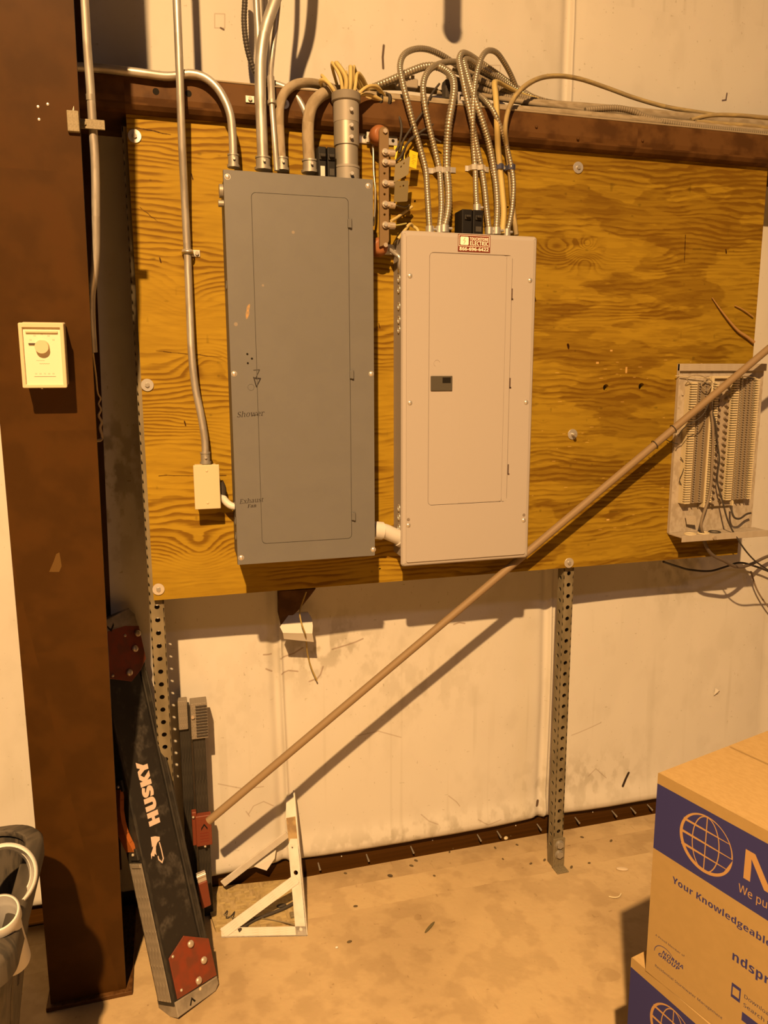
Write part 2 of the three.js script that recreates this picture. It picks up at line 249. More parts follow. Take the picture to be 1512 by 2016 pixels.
{
  // insulation facing: pillowed between seams, curling in at the floor, folded at the seams
  const xs = [LEFT]; while (xs[xs.length - 1] < RIGHT) { const x = xs[xs.length - 1], near = SEAMS.some((s) => Math.abs(x - s) < 0.05); xs.push(Math.min(RIGHT, x + (x < -0.8 || x > 2.35 ? 0.4 : near ? 0.004 : 0.018))); }
  const ys = [0.034, 0.036, 0.04, 0.046, 0.054, 0.064, 0.078, 0.095]; while (ys[ys.length - 1] < TOP) ys.push(Math.min(TOP, ys[ys.length - 1] + (ys[ys.length - 1] > 2.75 ? 0.2 : 0.022)));
  const zf = (x, y) => {
    let u = ((x - SEAMS[0]) / 0.91) % 1; if (u < 0) u += 1;
    let z = WZ + 0.016 * (1 - Math.pow(Math.abs(2 * u - 1), 4)) - 0.01;
    z += 0.010 * (fbm(x * 2.5, y * 2.0, 11, 3) - 0.5) + 0.0035 * (fbm(x * 13, y * 6, 12, 3) - 0.5);
    if (y < 0.16) z += 0.012 * sstep(0.16, 0.09, y) - 0.06 * Math.pow(sstep(0.085, 0.034, y), 1.5);
    for (const s of SEAMS) { const sx = s + 0.006 * Math.sin(y * 3 + s * 5), d = Math.abs(x - sx); z += 0.010 * Math.exp(-d * d / 0.000025) - 0.008 * Math.exp(-((x - sx + 0.02) ** 2) / 0.0002); }
    z -= 0.012 * Math.exp(-(((x - 1.79) / 0.1) ** 2) - (((y - 1.0) / 0.12) ** 2)) * Math.abs(Math.sin((x * 1.5 + y) * 38));       // puckered corner where the wires go through
    return z;
  };
  const pos = [], uv = [], idx = [];
  for (const y of ys) for (const x of xs) { pos.push(x, y, zf(x, y)); uv.push((x - WX0) / (WX1 - WX0), (y - WY0) / (WY1 - WY0)); }
  for (let j = 0; j < ys.length - 1; j++) for (let i = 0; i < xs.length - 1; i++) { const k = j * xs.length + i, n = k + xs.length; idx.push(k, k + 1, n, k + 1, n + 1, n); }
  const g = new THREE.BufferGeometry(); g.setAttribute('position', new THREE.Float32BufferAttribute(pos, 3)); g.setAttribute('uv', new THREE.Float32BufferAttribute(uv, 2)); g.setIndex(idx); g.computeVertexNormals();
  const w = struct('wall_back', g, mWall, 'white vinyl-faced insulation wall with seams, smears and slits', 'wall');
  part('outer_sheet', box(LEFT, RIGHT, -0.15, TOP, -0.36, -0.32), M(0.3, 0.25, 0.2, 0.7), w);
  // torn flap of facing standing out of the wall right of the slotted post
  const c = [1.9589, 0.4573, -0.19], tri = (a, b, d) => { const q = new THREE.BufferGeometry(); q.setAttribute('position', new THREE.Float32BufferAttribute([...a, ...b, ...d], 3)); q.setAttribute('uv', new THREE.Float32BufferAttribute([0, 0, 1, 0, 0, 1], 2)); q.computeVertexNormals(); return q; };
  part('torn_flap', merge([tri([c[0] - 0.011, c[1] - 0.012, -0.187], [c[0] + 0.014, c[1], -0.187], [c[0] - 0.002, c[1] + 0.012, -0.172]), tri([c[0] - 0.011, c[1] - 0.012, -0.187], [c[0] - 0.002, c[1] + 0.012, -0.172], [c[0] - 0.006, c[1] + 0.016, -0.188])]), mWhite, w, 'small torn flap of white facing');
  part('tear', box(c[0] - 0.005, c[0] + 0.004, c[1] - 0.003, c[1] + 0.004, -0.192, -0.186), M(0.2, 0.14, 0.07, 0.9), w, 'bare brown insulation in a small tear');
}
struct('wall_front', box(LEFT, RIGHT, -0.15, TOP, FRONT, FRONT + 0.15), M(0.13, 0.12, 0.11, 0.8), 'far wall of the hall behind the photographer', 'wall');
struct('wall_left', box(LEFT - 0.15, LEFT, -0.15, TOP, -0.36, FRONT + 0.15), M(0.13, 0.12, 0.11, 0.8), 'left end wall of the hall', 'wall');
struct('wall_right', box(RIGHT, RIGHT + 0.15, -0.15, TOP, -0.36, FRONT + 0.15), M(0.13, 0.12, 0.11, 0.8), 'right end wall of the hall', 'wall');
struct('ceiling', box(LEFT - 0.15, RIGHT + 0.15, TOP, TOP + 0.15, -0.36, FRONT + 0.15), M(0.13, 0.12, 0.11, 0.8), 'dull ceiling of the hall', 'ceiling');
{
  const b = struct('baseboard_back', merge([box(LEFT, RIGHT, -0.004, 0.048, -0.245, -0.222), box(LEFT, RIGHT, -0.004, -0.0015, -0.245, -0.205)]), mBrown, 'brown steel base channel at the foot of the insulation wall', 'base channel');
  const tip = cyl([0, 0, 0], [0, -0.004, 0.034], 0.0022, 8, 0.0034), dot = new THREE.SphereGeometry(0.0026, 8, 6);
  for (const [u, v] of [[626, 1695], [717, 1679], [802, 1664], [932, 1635], [971, 1635], [1051, 1623], [1128, 1612], [1204, 1598], [1243, 1591], [1278, 1586]]) { const p = W0(u); shared('screw', tip, mZincDull, b, [p, 0.027, -0.224]); }
  for (const u of [670, 844, 1008, 1164]) shared('screw', dot, mZinc, b, [W0(u), 0.036, -0.222]);
  function W0(u) { const a = [[0.4201, 0.0489, -0.21], [1.7312, 0.0314, -0.21]]; const t = (u - 600) / 685; const k = 0.0; return a[0][0] + (a[1][0] - a[0][0]) * (t * 0.93 / (1 + 0.0 * k) + t * t * 0.07); }
}
// ---------------------------------------------------------------- lamp and added fill tubes
{
  const [x, y, z] = LAMP.pos, h = LAMP.size / 2, t = thing('high_bay_lamp', LAMP.pos, 'square warm high bay lamp hanging above the photographer', 'lamp');
  part('housing', merge([box(x - h - 0.02, x + h + 0.02, y + 0.012, y + 0.09, z - h - 0.02, z + h + 0.02, 0.012), box(x - 0.06, x + 0.06, y + 0.085, y + 0.16, z - 0.06, z + 0.06, 0.01)]), mZincDull, t);
  part('lens', box(x - h, x + h, y + 0.006, y + 0.014, z - h, z + h), new THREE.MeshStandardMaterial({ color: 0xffffff, emissive: lin(...LAMP.color), emissiveIntensity: 6, roughness: 0.4 }), t);
  part('cord', cyl([x, y + 0.15, z], [x, TOP, z], 0.006, 8), mBlackWire, t);
  const l = new THREE.RectAreaLight(lin(...LAMP.color), LAMP.power, LAMP.size, LAMP.size); l.rotation.x = -Math.PI / 2; l.castShadow = true; t.add(l); l.name = 'lamp_light';
}
for (const [x, z] of [[-2.5, 7], [3.5, 7]]) {  // unseen fittings added to lift the shadows with cooler fill
  const t = thing('added_fill_fitting', [x, TOP - 0.06, z], x < 0 ? 'added long tube fill light on ceiling left of the high bay lamp' : 'added long tube fill light on ceiling right of the high bay lamp', 'ceiling light', 'added fill lights on the ceiling');
  part('housing', box(x - 1.2, x + 1.2, TOP - 0.06, TOP, z - 0.2, z + 0.2, 0.01), mWhite, t);
  part('diffuser', box(x - 1.15, x + 1.15, TOP - 0.07, TOP - 0.06, z - 0.17, z + 0.17), new THREE.MeshStandardMaterial({ color: 0xffffff, emissive: lin(...ADDED_FILL.color), emissiveIntensity: 1.5 }), t);
  const l = new THREE.RectAreaLight(lin(...ADDED_FILL.color), ADDED_FILL.power, 2.3, 0.34); l.name = 'added_fill_light'; l.position.set(0, -0.016, 0); l.rotation.x = -Math.PI / 2; t.add(l); l.castShadow = true;
}
// ---------------------------------------------------------------- steel column
{
  // inner flange leans into the hall with height (tapered frame)
  const bl = [-0.3134, 0.0012, 0.1401], br = [-0.1285, -0.0002, 0.14], xl = -0.309, xr = -0.124, zy = (y) => 0.14 + 0.115 * y, H = TOP;
  const cx = (xl + xr) / 2, lean = 0.0225;                          // the flange also drifts right a little with height
  const t = thing('steel_column', [cx, 0, 0], 'wide brown painted steel column left of the plywood', 'column');
  const slab4 = (x0, x1, f0, f1) => { // prism between two leaning planes
    const P = []; for (const y of [0.012, H]) { const s = lean * y; P.push([x0 + s, y, f0(y)], [x1 + s, y, f0(y)], [x1 + s, y, f1(y)], [x0 + s, y, f1(y)]); }
    const q = (a, b, c, d) => [a, b, c, a, c, d], id = [...q(0, 1, 2, 3).reverse(), ...q(4, 5, 6, 7).reverse().reverse(), ...q(3, 2, 6, 7), ...q(1, 0, 4, 5), ...q(0, 3, 7, 4), ...q(2, 1, 5, 6)];
    const pos = [], uv = []; for (const i of id) { pos.push(...P[i]); uv.push(P[i][0] + P[i][2], P[i][1]); }
    const g = new THREE.BufferGeometry(); g.setAttribute('position', new THREE.Float32BufferAttribute(pos, 3)); g.setAttribute('uv', new THREE.Float32BufferAttribute(uv, 2)); g.computeVertexNormals(); return g;
  };
  part('front_flange', slab4(xl, xr, (y) => zy(y) - 0.01, zy), mBrown, t);
  part('web', slab4(cx - 0.003, cx + 0.003, () => -0.19, (y) => zy(y) - 0.01), mBrown, t);
  part('rear_flange', slab4(xl + 0.02, xr - 0.02, () => -0.2, () => -0.19), mBrown, t);
  part('base_plate', box(xl - 0.01, xr + 0.017, 0, 0.012, -0.2, 0.155, 0.002), mGirt, t);
  const bolt = merge([cyl([0, 0, 0], [0, 0.03, 0], 0.008, 6), cyl([0, 0.004, 0], [0, 0.014, 0], 0.014, 6)]);
  shared('anchor_bolt', bolt, mZincDull, t, [xl + 0.05, 0.012, 0.06]); shared('anchor_bolt', bolt, mZincDull, t, [xr - 0.05, 0.012, 0.06]);
  // patches of scraped paint on the flange face
  const sc = (p, w, h, r) => framed(new THREE.ShapeGeometry(poly([[-w, -h], [w * 0.7, -h * 0.9], [w, -h * 0.3], [w * 0.3, h], [-w * 0.2, h * 0.8], [-w * 0.5, 0]])), [p[0], p[1], p[2] + 0.0006], [Math.cos(r), Math.sin(r), 0], [-Math.sin(r), Math.cos(r), 0.115]);
  part('scrape', sc([-0.1934, 1.2107, 0.2792], 0.012, 0.024, -0.2), M(0.105, 0.055, 0.012, 0.7), t, 'pale scrape in the brown paint');
  const grit = new THREE.SphereGeometry(0.003, 8, 6).scale(1, 1, 0.4);
  for (const q of [[-0.1488, 2.1093, 0.3826], [-0.1315, 2.115, 0.3832], [-0.149, 2.0878, 0.3801]]) shared('paint_chip', grit, mZinc, t, q);
}
// ---------------------------------------------------------------- girt
{
  const y0 = 2.222, y1 = 2.297, zf = 0.035, x0 = LEFT, x1 = RIGHT;
  const t = thing('wall_girt', [0.9, y0, -0.08], 'brown steel girt running across the wall above the plywood', 'girt');
  // section (z, y): lip, front flange with rolled lower edge, web running back to the wall
  const sec = [[zf - 0.012, y1 + 0.008], [zf - 0.003, y1 + 0.004], [zf, y1 - 0.004], [zf, y0 + 0.03], [zf - 0.004, y0 + 0.014], [zf - 0.012, y0 + 0.005], [zf - 0.024, y0], [-0.205, y0], [-0.205, y0 + 0.004], [zf - 0.024, y0 + 0.004], [zf - 0.01, y0 + 0.012], [zf - 0.004, y0 + 0.03], [zf - 0.004, y1 - 0.006], [zf - 0.014, y1 + 0.004]];
  const s = poly(sec.map(([z, y]) => [z, y])); const holes = [];
  const g = new THREE.ExtrudeGeometry(s, { depth: x1 - x0, bevelEnabled: false }); // extruded along local z, turned to run along x
  g.applyMatrix4(new THREE.Matrix4().makeBasis(new THREE.Vector3(0, 0, 1), new THREE.Vector3(0, 1, 0), new THREE.Vector3(-1, 0, 0)).setPosition(x1, 0, 0));
  { const u = g.attributes.uv, q = g.attributes.position; for (let i = 0; i < u.count; i++) u.setXY(i, q.getX(i), q.getY(i) + q.getZ(i)); }
  part('section', g, mGirt, t);
  const disc = new THREE.CircleGeometry(0.0075, 16);
  for (const q of [[0.0707, 2.2668, 0.0355], [0.1447, 2.2689, 0.0355]]) shared('bolt_hole_shade', disc, mHoleShade, t, q);  // flat dark discs painted as the shade of bolt holes, nothing is cut
  const nib = new THREE.SphereGeometry(0.004, 10, 8);
  for (const q of [[1.1773, 2.2456, 0.036], [1.3791, 2.2553, 0.036], [1.0512, 2.2656, 0.036]]) shared('rivet', nib, mGirt, t, q);
  // dust lying along the top of the flange
  part('dust_strip', box(-0.12, 2.3, y1 + 0.0045, y1 + 0.009, zf - 0.014, zf - 0.001, 0.002), mDusty, t, 'strip of tan dust on the upper edge');
}
// ---------------------------------------------------------------- plywood board
{
  const t = thing('plywood_board', [0.92, PLY.y0, -0.009], 'amber varnished plywood board carrying both electrical panels', 'board');
  const s = poly([[0, 0], [PLY.x1, 0], [PLY.x1, 1.215], [0, 1.215]]);
  for (const [q, r] of [[[1.3218, 1.5726, 0], 0.0098], [[1.4433, 1.5747, 0], 0.0105], [[0.7582, 2.0695, 0], 0.003], [[0.7211, 2.0661, 0], 0.003], [[0.9903, 2.065, 0], 0.003], [[0.6202, 1.0681, 0], 0.003]]) s.holes.push(hole(q[0], q[1] - PLY.y0, r));
  part('sheet', extrude(s, 0.018, -0.018).translate(0, PLY.y0, 0), mPly, t);
}
// fender washers with their screws
for (const [q, label] of [[[0.0169, 2.1744, 0.001], 'pale fender washer at top left corner of the plywood'], [[0.0141, 1.5888, 0.001], 'pale fender washer halfway down the left plywood edge'], [[0.0135, 1.0577, 0.001], 'pale fender washer at bottom left corner of the plywood'], [[1.2003, 2.181, 0.001], 'pale fender washer near the top edge right of the beige panel'], [[1.2157, 1.4363, 0.001], 'fender washer with long screw below the two plywood holes'], [[1.2208, 1.0435, 0.001], 'pale fender washer above the right slotted post']]) {
  const t = thing('fender_washer', q, label, 'washer', 'fender washers holding the plywood');
  const [x, y] = q; const ring = new THREE.Shape(); ring.absarc(0, 0, 0.0155, 0, Math.PI * 2); ring.holes.push(hole(0, 0, 0.004));
  part('washer', extrude(ring, 0.0022, 0.0004, { bevel: 0.0004, curve: 24 }).translate(x, y, 0), mZinc, t);
  part('screw_head', label.includes('long') ? cyl([x, y, 0], [x, y - 0.002, 0.02], 0.006, 6, 0.005) : cyl([x, y, 0], [x, y, 0.007], 0.0065, 6, 0.0055), mZincDull, t);
}
// ---------------------------------------------------------------- slotted posts
function slottedPost(xl, w, y1, label, side) {
  const t = thing('slotted_post', [xl + w / 2, 0, -0.03], label, 'post', 'slotted steel posts carrying the plywood');
  const s = poly([[0, 0], [w, 0], [w, y1], [0, y1]]);
  for (let y = 0.055; y < y1 - 0.02; y += 0.0365) s.holes.push(hole(w * 0.52, y, 0.0068));
  part('front_face', extrude(s, 0.003, 0, { curve: 8 }).translate(xl, 0, -0.0215), mStrut, t);
  part('back_face', extrude(s, 0.003, 0, { curve: 8 }).translate(xl, 0, -0.0545), mStrut, t);
  const s2 = poly([[0, 0], [0.036, 0], [0.036, y1], [0, y1]]); for (let y = 0.074; y < y1 - 0.02; y += 0.0365) s2.holes.push(hole(0.02, y, 0.0068));
  const fl = extrude(s2, 0.003, 0, { curve: 8 }).applyMatrix4(new THREE.Matrix4().makeBasis(new THREE.Vector3(0, 0, -1), new THREE.Vector3(0, 1, 0), new THREE.Vector3(1, 0, 0)).setPosition(side < 0 ? xl - 0.0005 : xl + w - 0.0025, 0, -0.0185));
  part('side_face', fl, mStrut, t);
  const other = side < 0 ? w - 0.003 : -(w - 0.003); part('side_face', fl.clone().translate(other, 0, 0), mStrut, t);
  return t;
}
{
  slottedPost([-0.0122, 0.9416, -0.02][0], 0.037, 2.2, 'slotted steel post left of the grey panel behind the sawhorse', 1);
  const px = [1.2194, 0.5512, -0.02][0];
  const t = slottedPost(px - 0.003, 0.034, 2.2, 'slotted steel post standing on the floor below the beige panel', -1);
  part('foot_plate', box(px - 0.006, px + 0.036, 0, 0.105, -0.0185, -0.012, 0.001), mStrut, t);
  const hex = merge([cyl([0, 0, 0], [0, 0, 0.009], 0.0125, 6), cyl([0, 0, 0], [0, 0, 0.002], 0.015, 16)]);
  for (const y of [0.085, 0.05]) shared('bolt', hex, mZincDull, t, [px + 0.015, y, -0.012]);
  part('foot', box(px - 0.006, px + 0.036, 0, 0.004, -0.0185, 0.02, 0.001), mStrut, t);
}
// ---------------------------------------------------------------- thermostat on the column
{
  const q = [-0.1794, 1.6561, 0.3304], w = 0.082, h = 0.126, d = 0.05;
  const t = thing('thermostat', [q[0], q[1] - h / 2, q[2]], 'cream wall thermostat with round dial on the brown column', 'thermostat');
  const ax = [1, 0, 0.0], ay = [0.0225, 1, 0.115];
  const L = (g) => framed(g, [q[0] - w / 2 + 0.004, q[1] - h / 2 + 0.001, q[2]], ax, ay);
  const fr = rrect(0, 0, w, h, 0.003); fr.holes.push(rrect(0.007, 0.007, w - 0.007, h - 0.009, 0.001, THREE.Path));
  part('case', L(extrude(rrect(0.001, 0.001, w - 0.001, h - 0.001, 0.003), d - 0.006, 0)), mIvory, t);
  part('rim', L(extrude(fr, 0.004, d - 0.006, { bevel: 0.0012 })), mIvory, t);
  const face = paint(360, 560, (u, v) => [0.74, 0.66, 0.52], (x) => {
    x.fillStyle = 'rgba(60,45,40,0.55)'; x.font = '22px sans-serif'; x.textAlign = 'center';
    [['50', 70, 130], ['60', 112, 88], ['70', 180, 72], ['80', 245, 88], ['90', 290, 128]].forEach(([s, a, b]) => x.fillText(s, a, b));
    for (let i = 0; i < 9; i++) { x.fillRect(112 + i * 9, 320 + (i % 3), 6, 5); x.fillRect(140 + i * 11, 350 + (i % 2) * 2, 8, 6); }                 // two lines of print too small to read
    x.font = '20px sans-serif';['50', '60', '70', '80', '90'].forEach((s, i) => x.fillText(s, 100 + i * 42, 462)); x.fillRect(80, 480, 210, 6);
  });
  const fg = new THREE.PlaneGeometry(w - 0.014, h - 0.016).translate(w / 2, h / 2 - 0.001, d - 0.0055);
  part('face_plate', L(fg), new THREE.MeshStandardMaterial({ map: face, roughness: 0.5 }), t);
  part('dial', L(cyl([w * 0.49, h * 0.64, d - 0.006], [w * 0.49, h * 0.64, d + 0.004], 0.0135, 28, 0.0125)), mIvory, t);
  part('pointer', L(box(w * 0.49 - 0.024, w * 0.49 - 0.012, h * 0.64 + 0.004, h * 0.64 + 0.0065, d - 0.0055, d - 0.003).rotateZ(0)), mBlackWire, t);
  part('level_rib', L(box(0.012, w - 0.012, h - 0.019, h - 0.015, d - 0.0055, d - 0.002, 0.0008)), mIvory, t);
  part('set_screw', L(cyl([w * 0.4, -0.004, d * 0.6], [w * 0.4, 0.002, d * 0.6], 0.002, 8)), mZinc, t);
}
// ---------------------------------------------------------------- metal conduits
function conduit(name, pts, r, mat, label, cat = 'conduit', up = 0) {
  if (up) { const a = pts[0], b = pts[1], k = (up - a[1]) / (a[1] - b[1]); const d = [0, 1, 2].map((i) => a[i] + (a[i] - b[i]) * Math.min(k, 0.1 / Math.hypot(a[0] - b[0], a[1] - b[1], a[2] - b[2]))); pts = [[d[0], up, d[2]], d, ...pts]; }   // runs on up towards the roof
  const b = pts[pts.length - 1]; const t = thing(name, b, label, cat); part('pipe', tube(pts, r, { step: 0.01, sides: 16 }), mat, t); return t; }
function connector(t, p, r, dir = [0, 1, 0]) {
  const q = (k) => [p[0] + dir[0] * k, p[1] + dir[1] * k, p[2] + dir[2] * k];
  part('connector', merge([cyl(q(0.0), q(0.006), r * 1.55, 8), cyl(q(0.006), q(0.026), r * 1.28, 20), cyl(q(0.026), q(0.03), r * 1.4, 20)]), mZincDull, t);
  part('set_screw', cyl([q(0.017)[0], q(0.017)[1], p[2] + r * 1.1], [q(0.017)[0], q(0.017)[1], p[2] + r * 1.75], 0.003, 8), mZinc, t);
}
{
  const t = conduit('conduit', [[-0.0551, 2.3625, 0.3617], [-0.0562, 2.3128, 0.356], [-0.0572, 2.228, 0.3462], [-0.0565, 2.1758, 0.3402], [-0.0571, 2.1045, 0.332], [-0.0577, 2.0313, 0.3236], [-0.0632, 1.9367, 0.3127], [-0.0693, 1.8587, 0.3038], [-0.0755, 1.8195, 0.2942], [-0.084, 1.7796, 0.2827], [-0.0883, 1.7181, 0.2716], [-0.0891, 1.6625, 0.2612]], 0.0083, mEmt, 'thin metal conduit running down beside the brown column', 'conduit', 4.2);
  part('coupling_ring', tube([[-0.0575, 2.1528, 0.3376], [-0.0574, 2.1475, 0.337], [-0.0574, 2.1422, 0.3363]], 0.0089, { n: 6 }), mZincDull, t);
}
{
  const a = [-0.0836, 2.0894, 0.3803], b = [-0.0419, 2.0847, 0.3797], t = thing('beam_clamp', a, 'rusty clamp fixing the thin conduit to the brown column', 'clamp');
  part('jaw', box(a[0] - 0.016, a[0] + 0.006, a[1] - 0.02, a[1] + 0.018, a[2] - 0.012, a[2] + 0.006, 0.002), mStrut, t);
  part('screw', cyl([a[0] - 0.004, a[1] + 0.016, a[2]], [a[0] - 0.002, a[1] + 0.028, a[2]], 0.003, 8), mZincDull, t);
  const q = [-0.0556, 2.0995, 0.3434]; part('hanger', merge([box(a[0] + 0.004, q[0] + 0.022, q[1] - 0.012, q[1] + 0.006, q[2] - 0.002, q[2] + 0.003, 0.001), cyl([q[0] - 0.016, q[1] - 0.003, q[2]], [q[0] - 0.016, q[1] - 0.003, q[2] + 0.006], 0.004, 6)]), mStrut, t);
}
{
  const t = conduit('conduit', [[0.1262, 2.5254, 0.072], [0.126, 2.4525, 0.072], [0.1251, 2.2925, 0.072], [0.1238, 2.1635, 0.062], [0.125, 2.0218, 0.035], [0.1261, 1.9061, 0.022], [0.1252, 1.7847, 0.026], [0.1247, 1.661, 0.036], [0.1293, 1.586, 0.038], [0.141, 1.5096, 0.037], [0.1473, 1.4515, 0.036], [0.1473, 1.3904, 0.036]], 0.0092, mEmt, 'long thin metal conduit running down into the cream junction box', 'conduit', 4.2);
  connector(t, [0.1472, 1.3891, 0.036], 0.0092);
  const s = [0.1266, 1.9112, 0.012], st = thing('pipe_strap', [s[0], s[1], 0], 'one-hole strap over the conduit left of the grey panel', 'strap');
  part('loop', merge([tube([[s[0] - 0.0115, s[1], 0.002], [s[0] - 0.011, s[1], 0.024], [s[0] - 0.004, s[1], 0.0335], [s[0] + 0.006, s[1], 0.033], [s[0] + 0.012, s[1], 0.022], [s[0] + 0.013, s[1], 0.003]], 0.0055, { flat: 0.35, n: 24 })]), mZinc, st);
  part('ear', box(s[0] + 0.01, s[0] + 0.031, s[1] - 0.008, s[1] + 0.008, 0, 0.003, 0.001), mZinc, st);
  part('screw_head', cyl([s[0] + 0.023, s[1], 0.003], [s[0] + 0.023, s[1], 0.008], 0.005, 6), mZincDull, st);
}
{
  const t = conduit('conduit', [[-0.1963, 2.2945, 0.045], [-0.0573, 2.3016, 0.045], [0.0309, 2.2987, 0.05], [0.0927, 2.2969, 0.05], [0.1215, 2.3007, 0.05], [0.147, 2.3068, 0.052], [0.179, 2.3019, 0.056], [0.207, 2.2815, 0.062], [0.2263, 2.2496, 0.07], [0.2365, 2.2189, 0.075], [0.2403, 2.18, 0.075], [0.2405, 2.1029, 0.075]], 0.0098, mEmt, 'metal conduit bending from the girt down to the grey panel corner');
  connector(t, [0.2404, 2.1006, 0.075], 0.0098, [0, 1, 0]);
}
{
  const t = conduit('conduit', [[0.3815, 2.5569, 0.05], [0.3566, 2.493, 0.06], [0.3403, 2.4527, 0.066], [0.3254, 2.4113, 0.07], [0.315, 2.3645, 0.075], [0.3104, 2.3144, 0.075], [0.3097, 2.253, 0.075], [0.3101, 2.1853, 0.075], [0.3112, 2.1018, 0.075]], 0.0135, mEmt, 'thick metal conduit bending upward from the grey panel past the girt', 'conduit', 4.2);
  connector(t, [0.3111, 2.0995, 0.075], 0.0135);
  conduit('conduit', [[0.3176, 2.5803, -0.02], [0.3185, 2.5132, -0.02], [0.3207, 2.4455, -0.02], [0.3219, 2.3652, -0.02], [0.3223, 2.2953, -0.02]], 0.0085, mEmt, 'thin straight conduit rising behind the thick bent conduit', 'conduit', 4.2);
  const u = conduit('conduit', [[0.3726, 2.5648, 0.03], [0.3648, 2.4978, 0.03], [0.3563, 2.4393, 0.035], [0.3451, 2.3691, 0.04], [0.3379, 2.3182, 0.055], [0.335, 2.2536, 0.08], [0.3374, 2.1719, 0.09], [0.3414, 2.0968, 0.09]], 0.0066, mEmt, 'thinnest conduit squeezed between thick conduit and hooked conduit', 'conduit', 4.2);
  part('coupling', tube([[0.3379, 2.3156, 0.056], [0.3364, 2.2856, 0.068], [0.335, 2.25, 0.081]], 0.0088, { n: 10 }), mEmt, u); part('collar', tube([[0.3352, 2.2548, 0.08], [0.3353, 2.2463, 0.082]], 0.0108, { n: 4 }), mZincDull, u);
  const h = conduit('conduit', [[0.5378, 2.3544, -0.1], [0.4908, 2.3417, -0.04], [0.4352, 2.3273, 0.01], [0.3979, 2.3094, 0.04], [0.3705, 2.2833, 0.06], [0.3565, 2.2529, 0.07], [0.3533, 2.2177, 0.073], [0.3544, 2.1663, 0.073], [0.3576, 2.103, 0.073]], 0.0112, mDusty, 'dusty hooked conduit third from left into the grey panel');
  connector(h, [0.3576, 2.1018, 0.073], 0.0112);
  const g = conduit('conduit', [[0.6592, 2.3337, -0.06], [0.5873, 2.3329, -0.05], [0.5393, 2.3252, -0.02], [0.4972, 2.3098, 0.02], [0.461, 2.2877, 0.05], [0.4355, 2.258, 0.068], [0.4243, 2.2231, 0.074], [0.4219, 2.1765, 0.075], [0.426, 2.101, 0.075]], 0.0145, mDusty, 'thick dusty hooked conduit left of the black breaker');
  connector(g, [0.426, 2.0999, 0.075], 0.0145);
  conduit('conduit', [[0.3232, 2.3261, 0], [0.359, 2.3169, 0.01], [0.391, 2.3026, 0.02], [0.409, 2.2802, 0.03], [0.4225, 2.2527, 0.036], [0.4296, 2.2288, 0.036]], 0.0078, mEmt, 'short slanting conduit crossing behind the hooked conduits');
  single('flexible_conduit', flex([[0.3015, 2.6141, -0.1], [0.3004, 2.5445, -0.1], [0.2969, 2.4973, -0.1], [0.2997, 2.4504, -0.1], [0.3087, 2.4169, -0.11], [0.3219, 2.3879, -0.12], [0.3369, 2.3683, -0.13]], 0.0072), mFlexDark, [0.3369, 2.3683, -0.13], 'dark ribbed flexible conduit hanging on the wall above the girt', 'conduit');
}
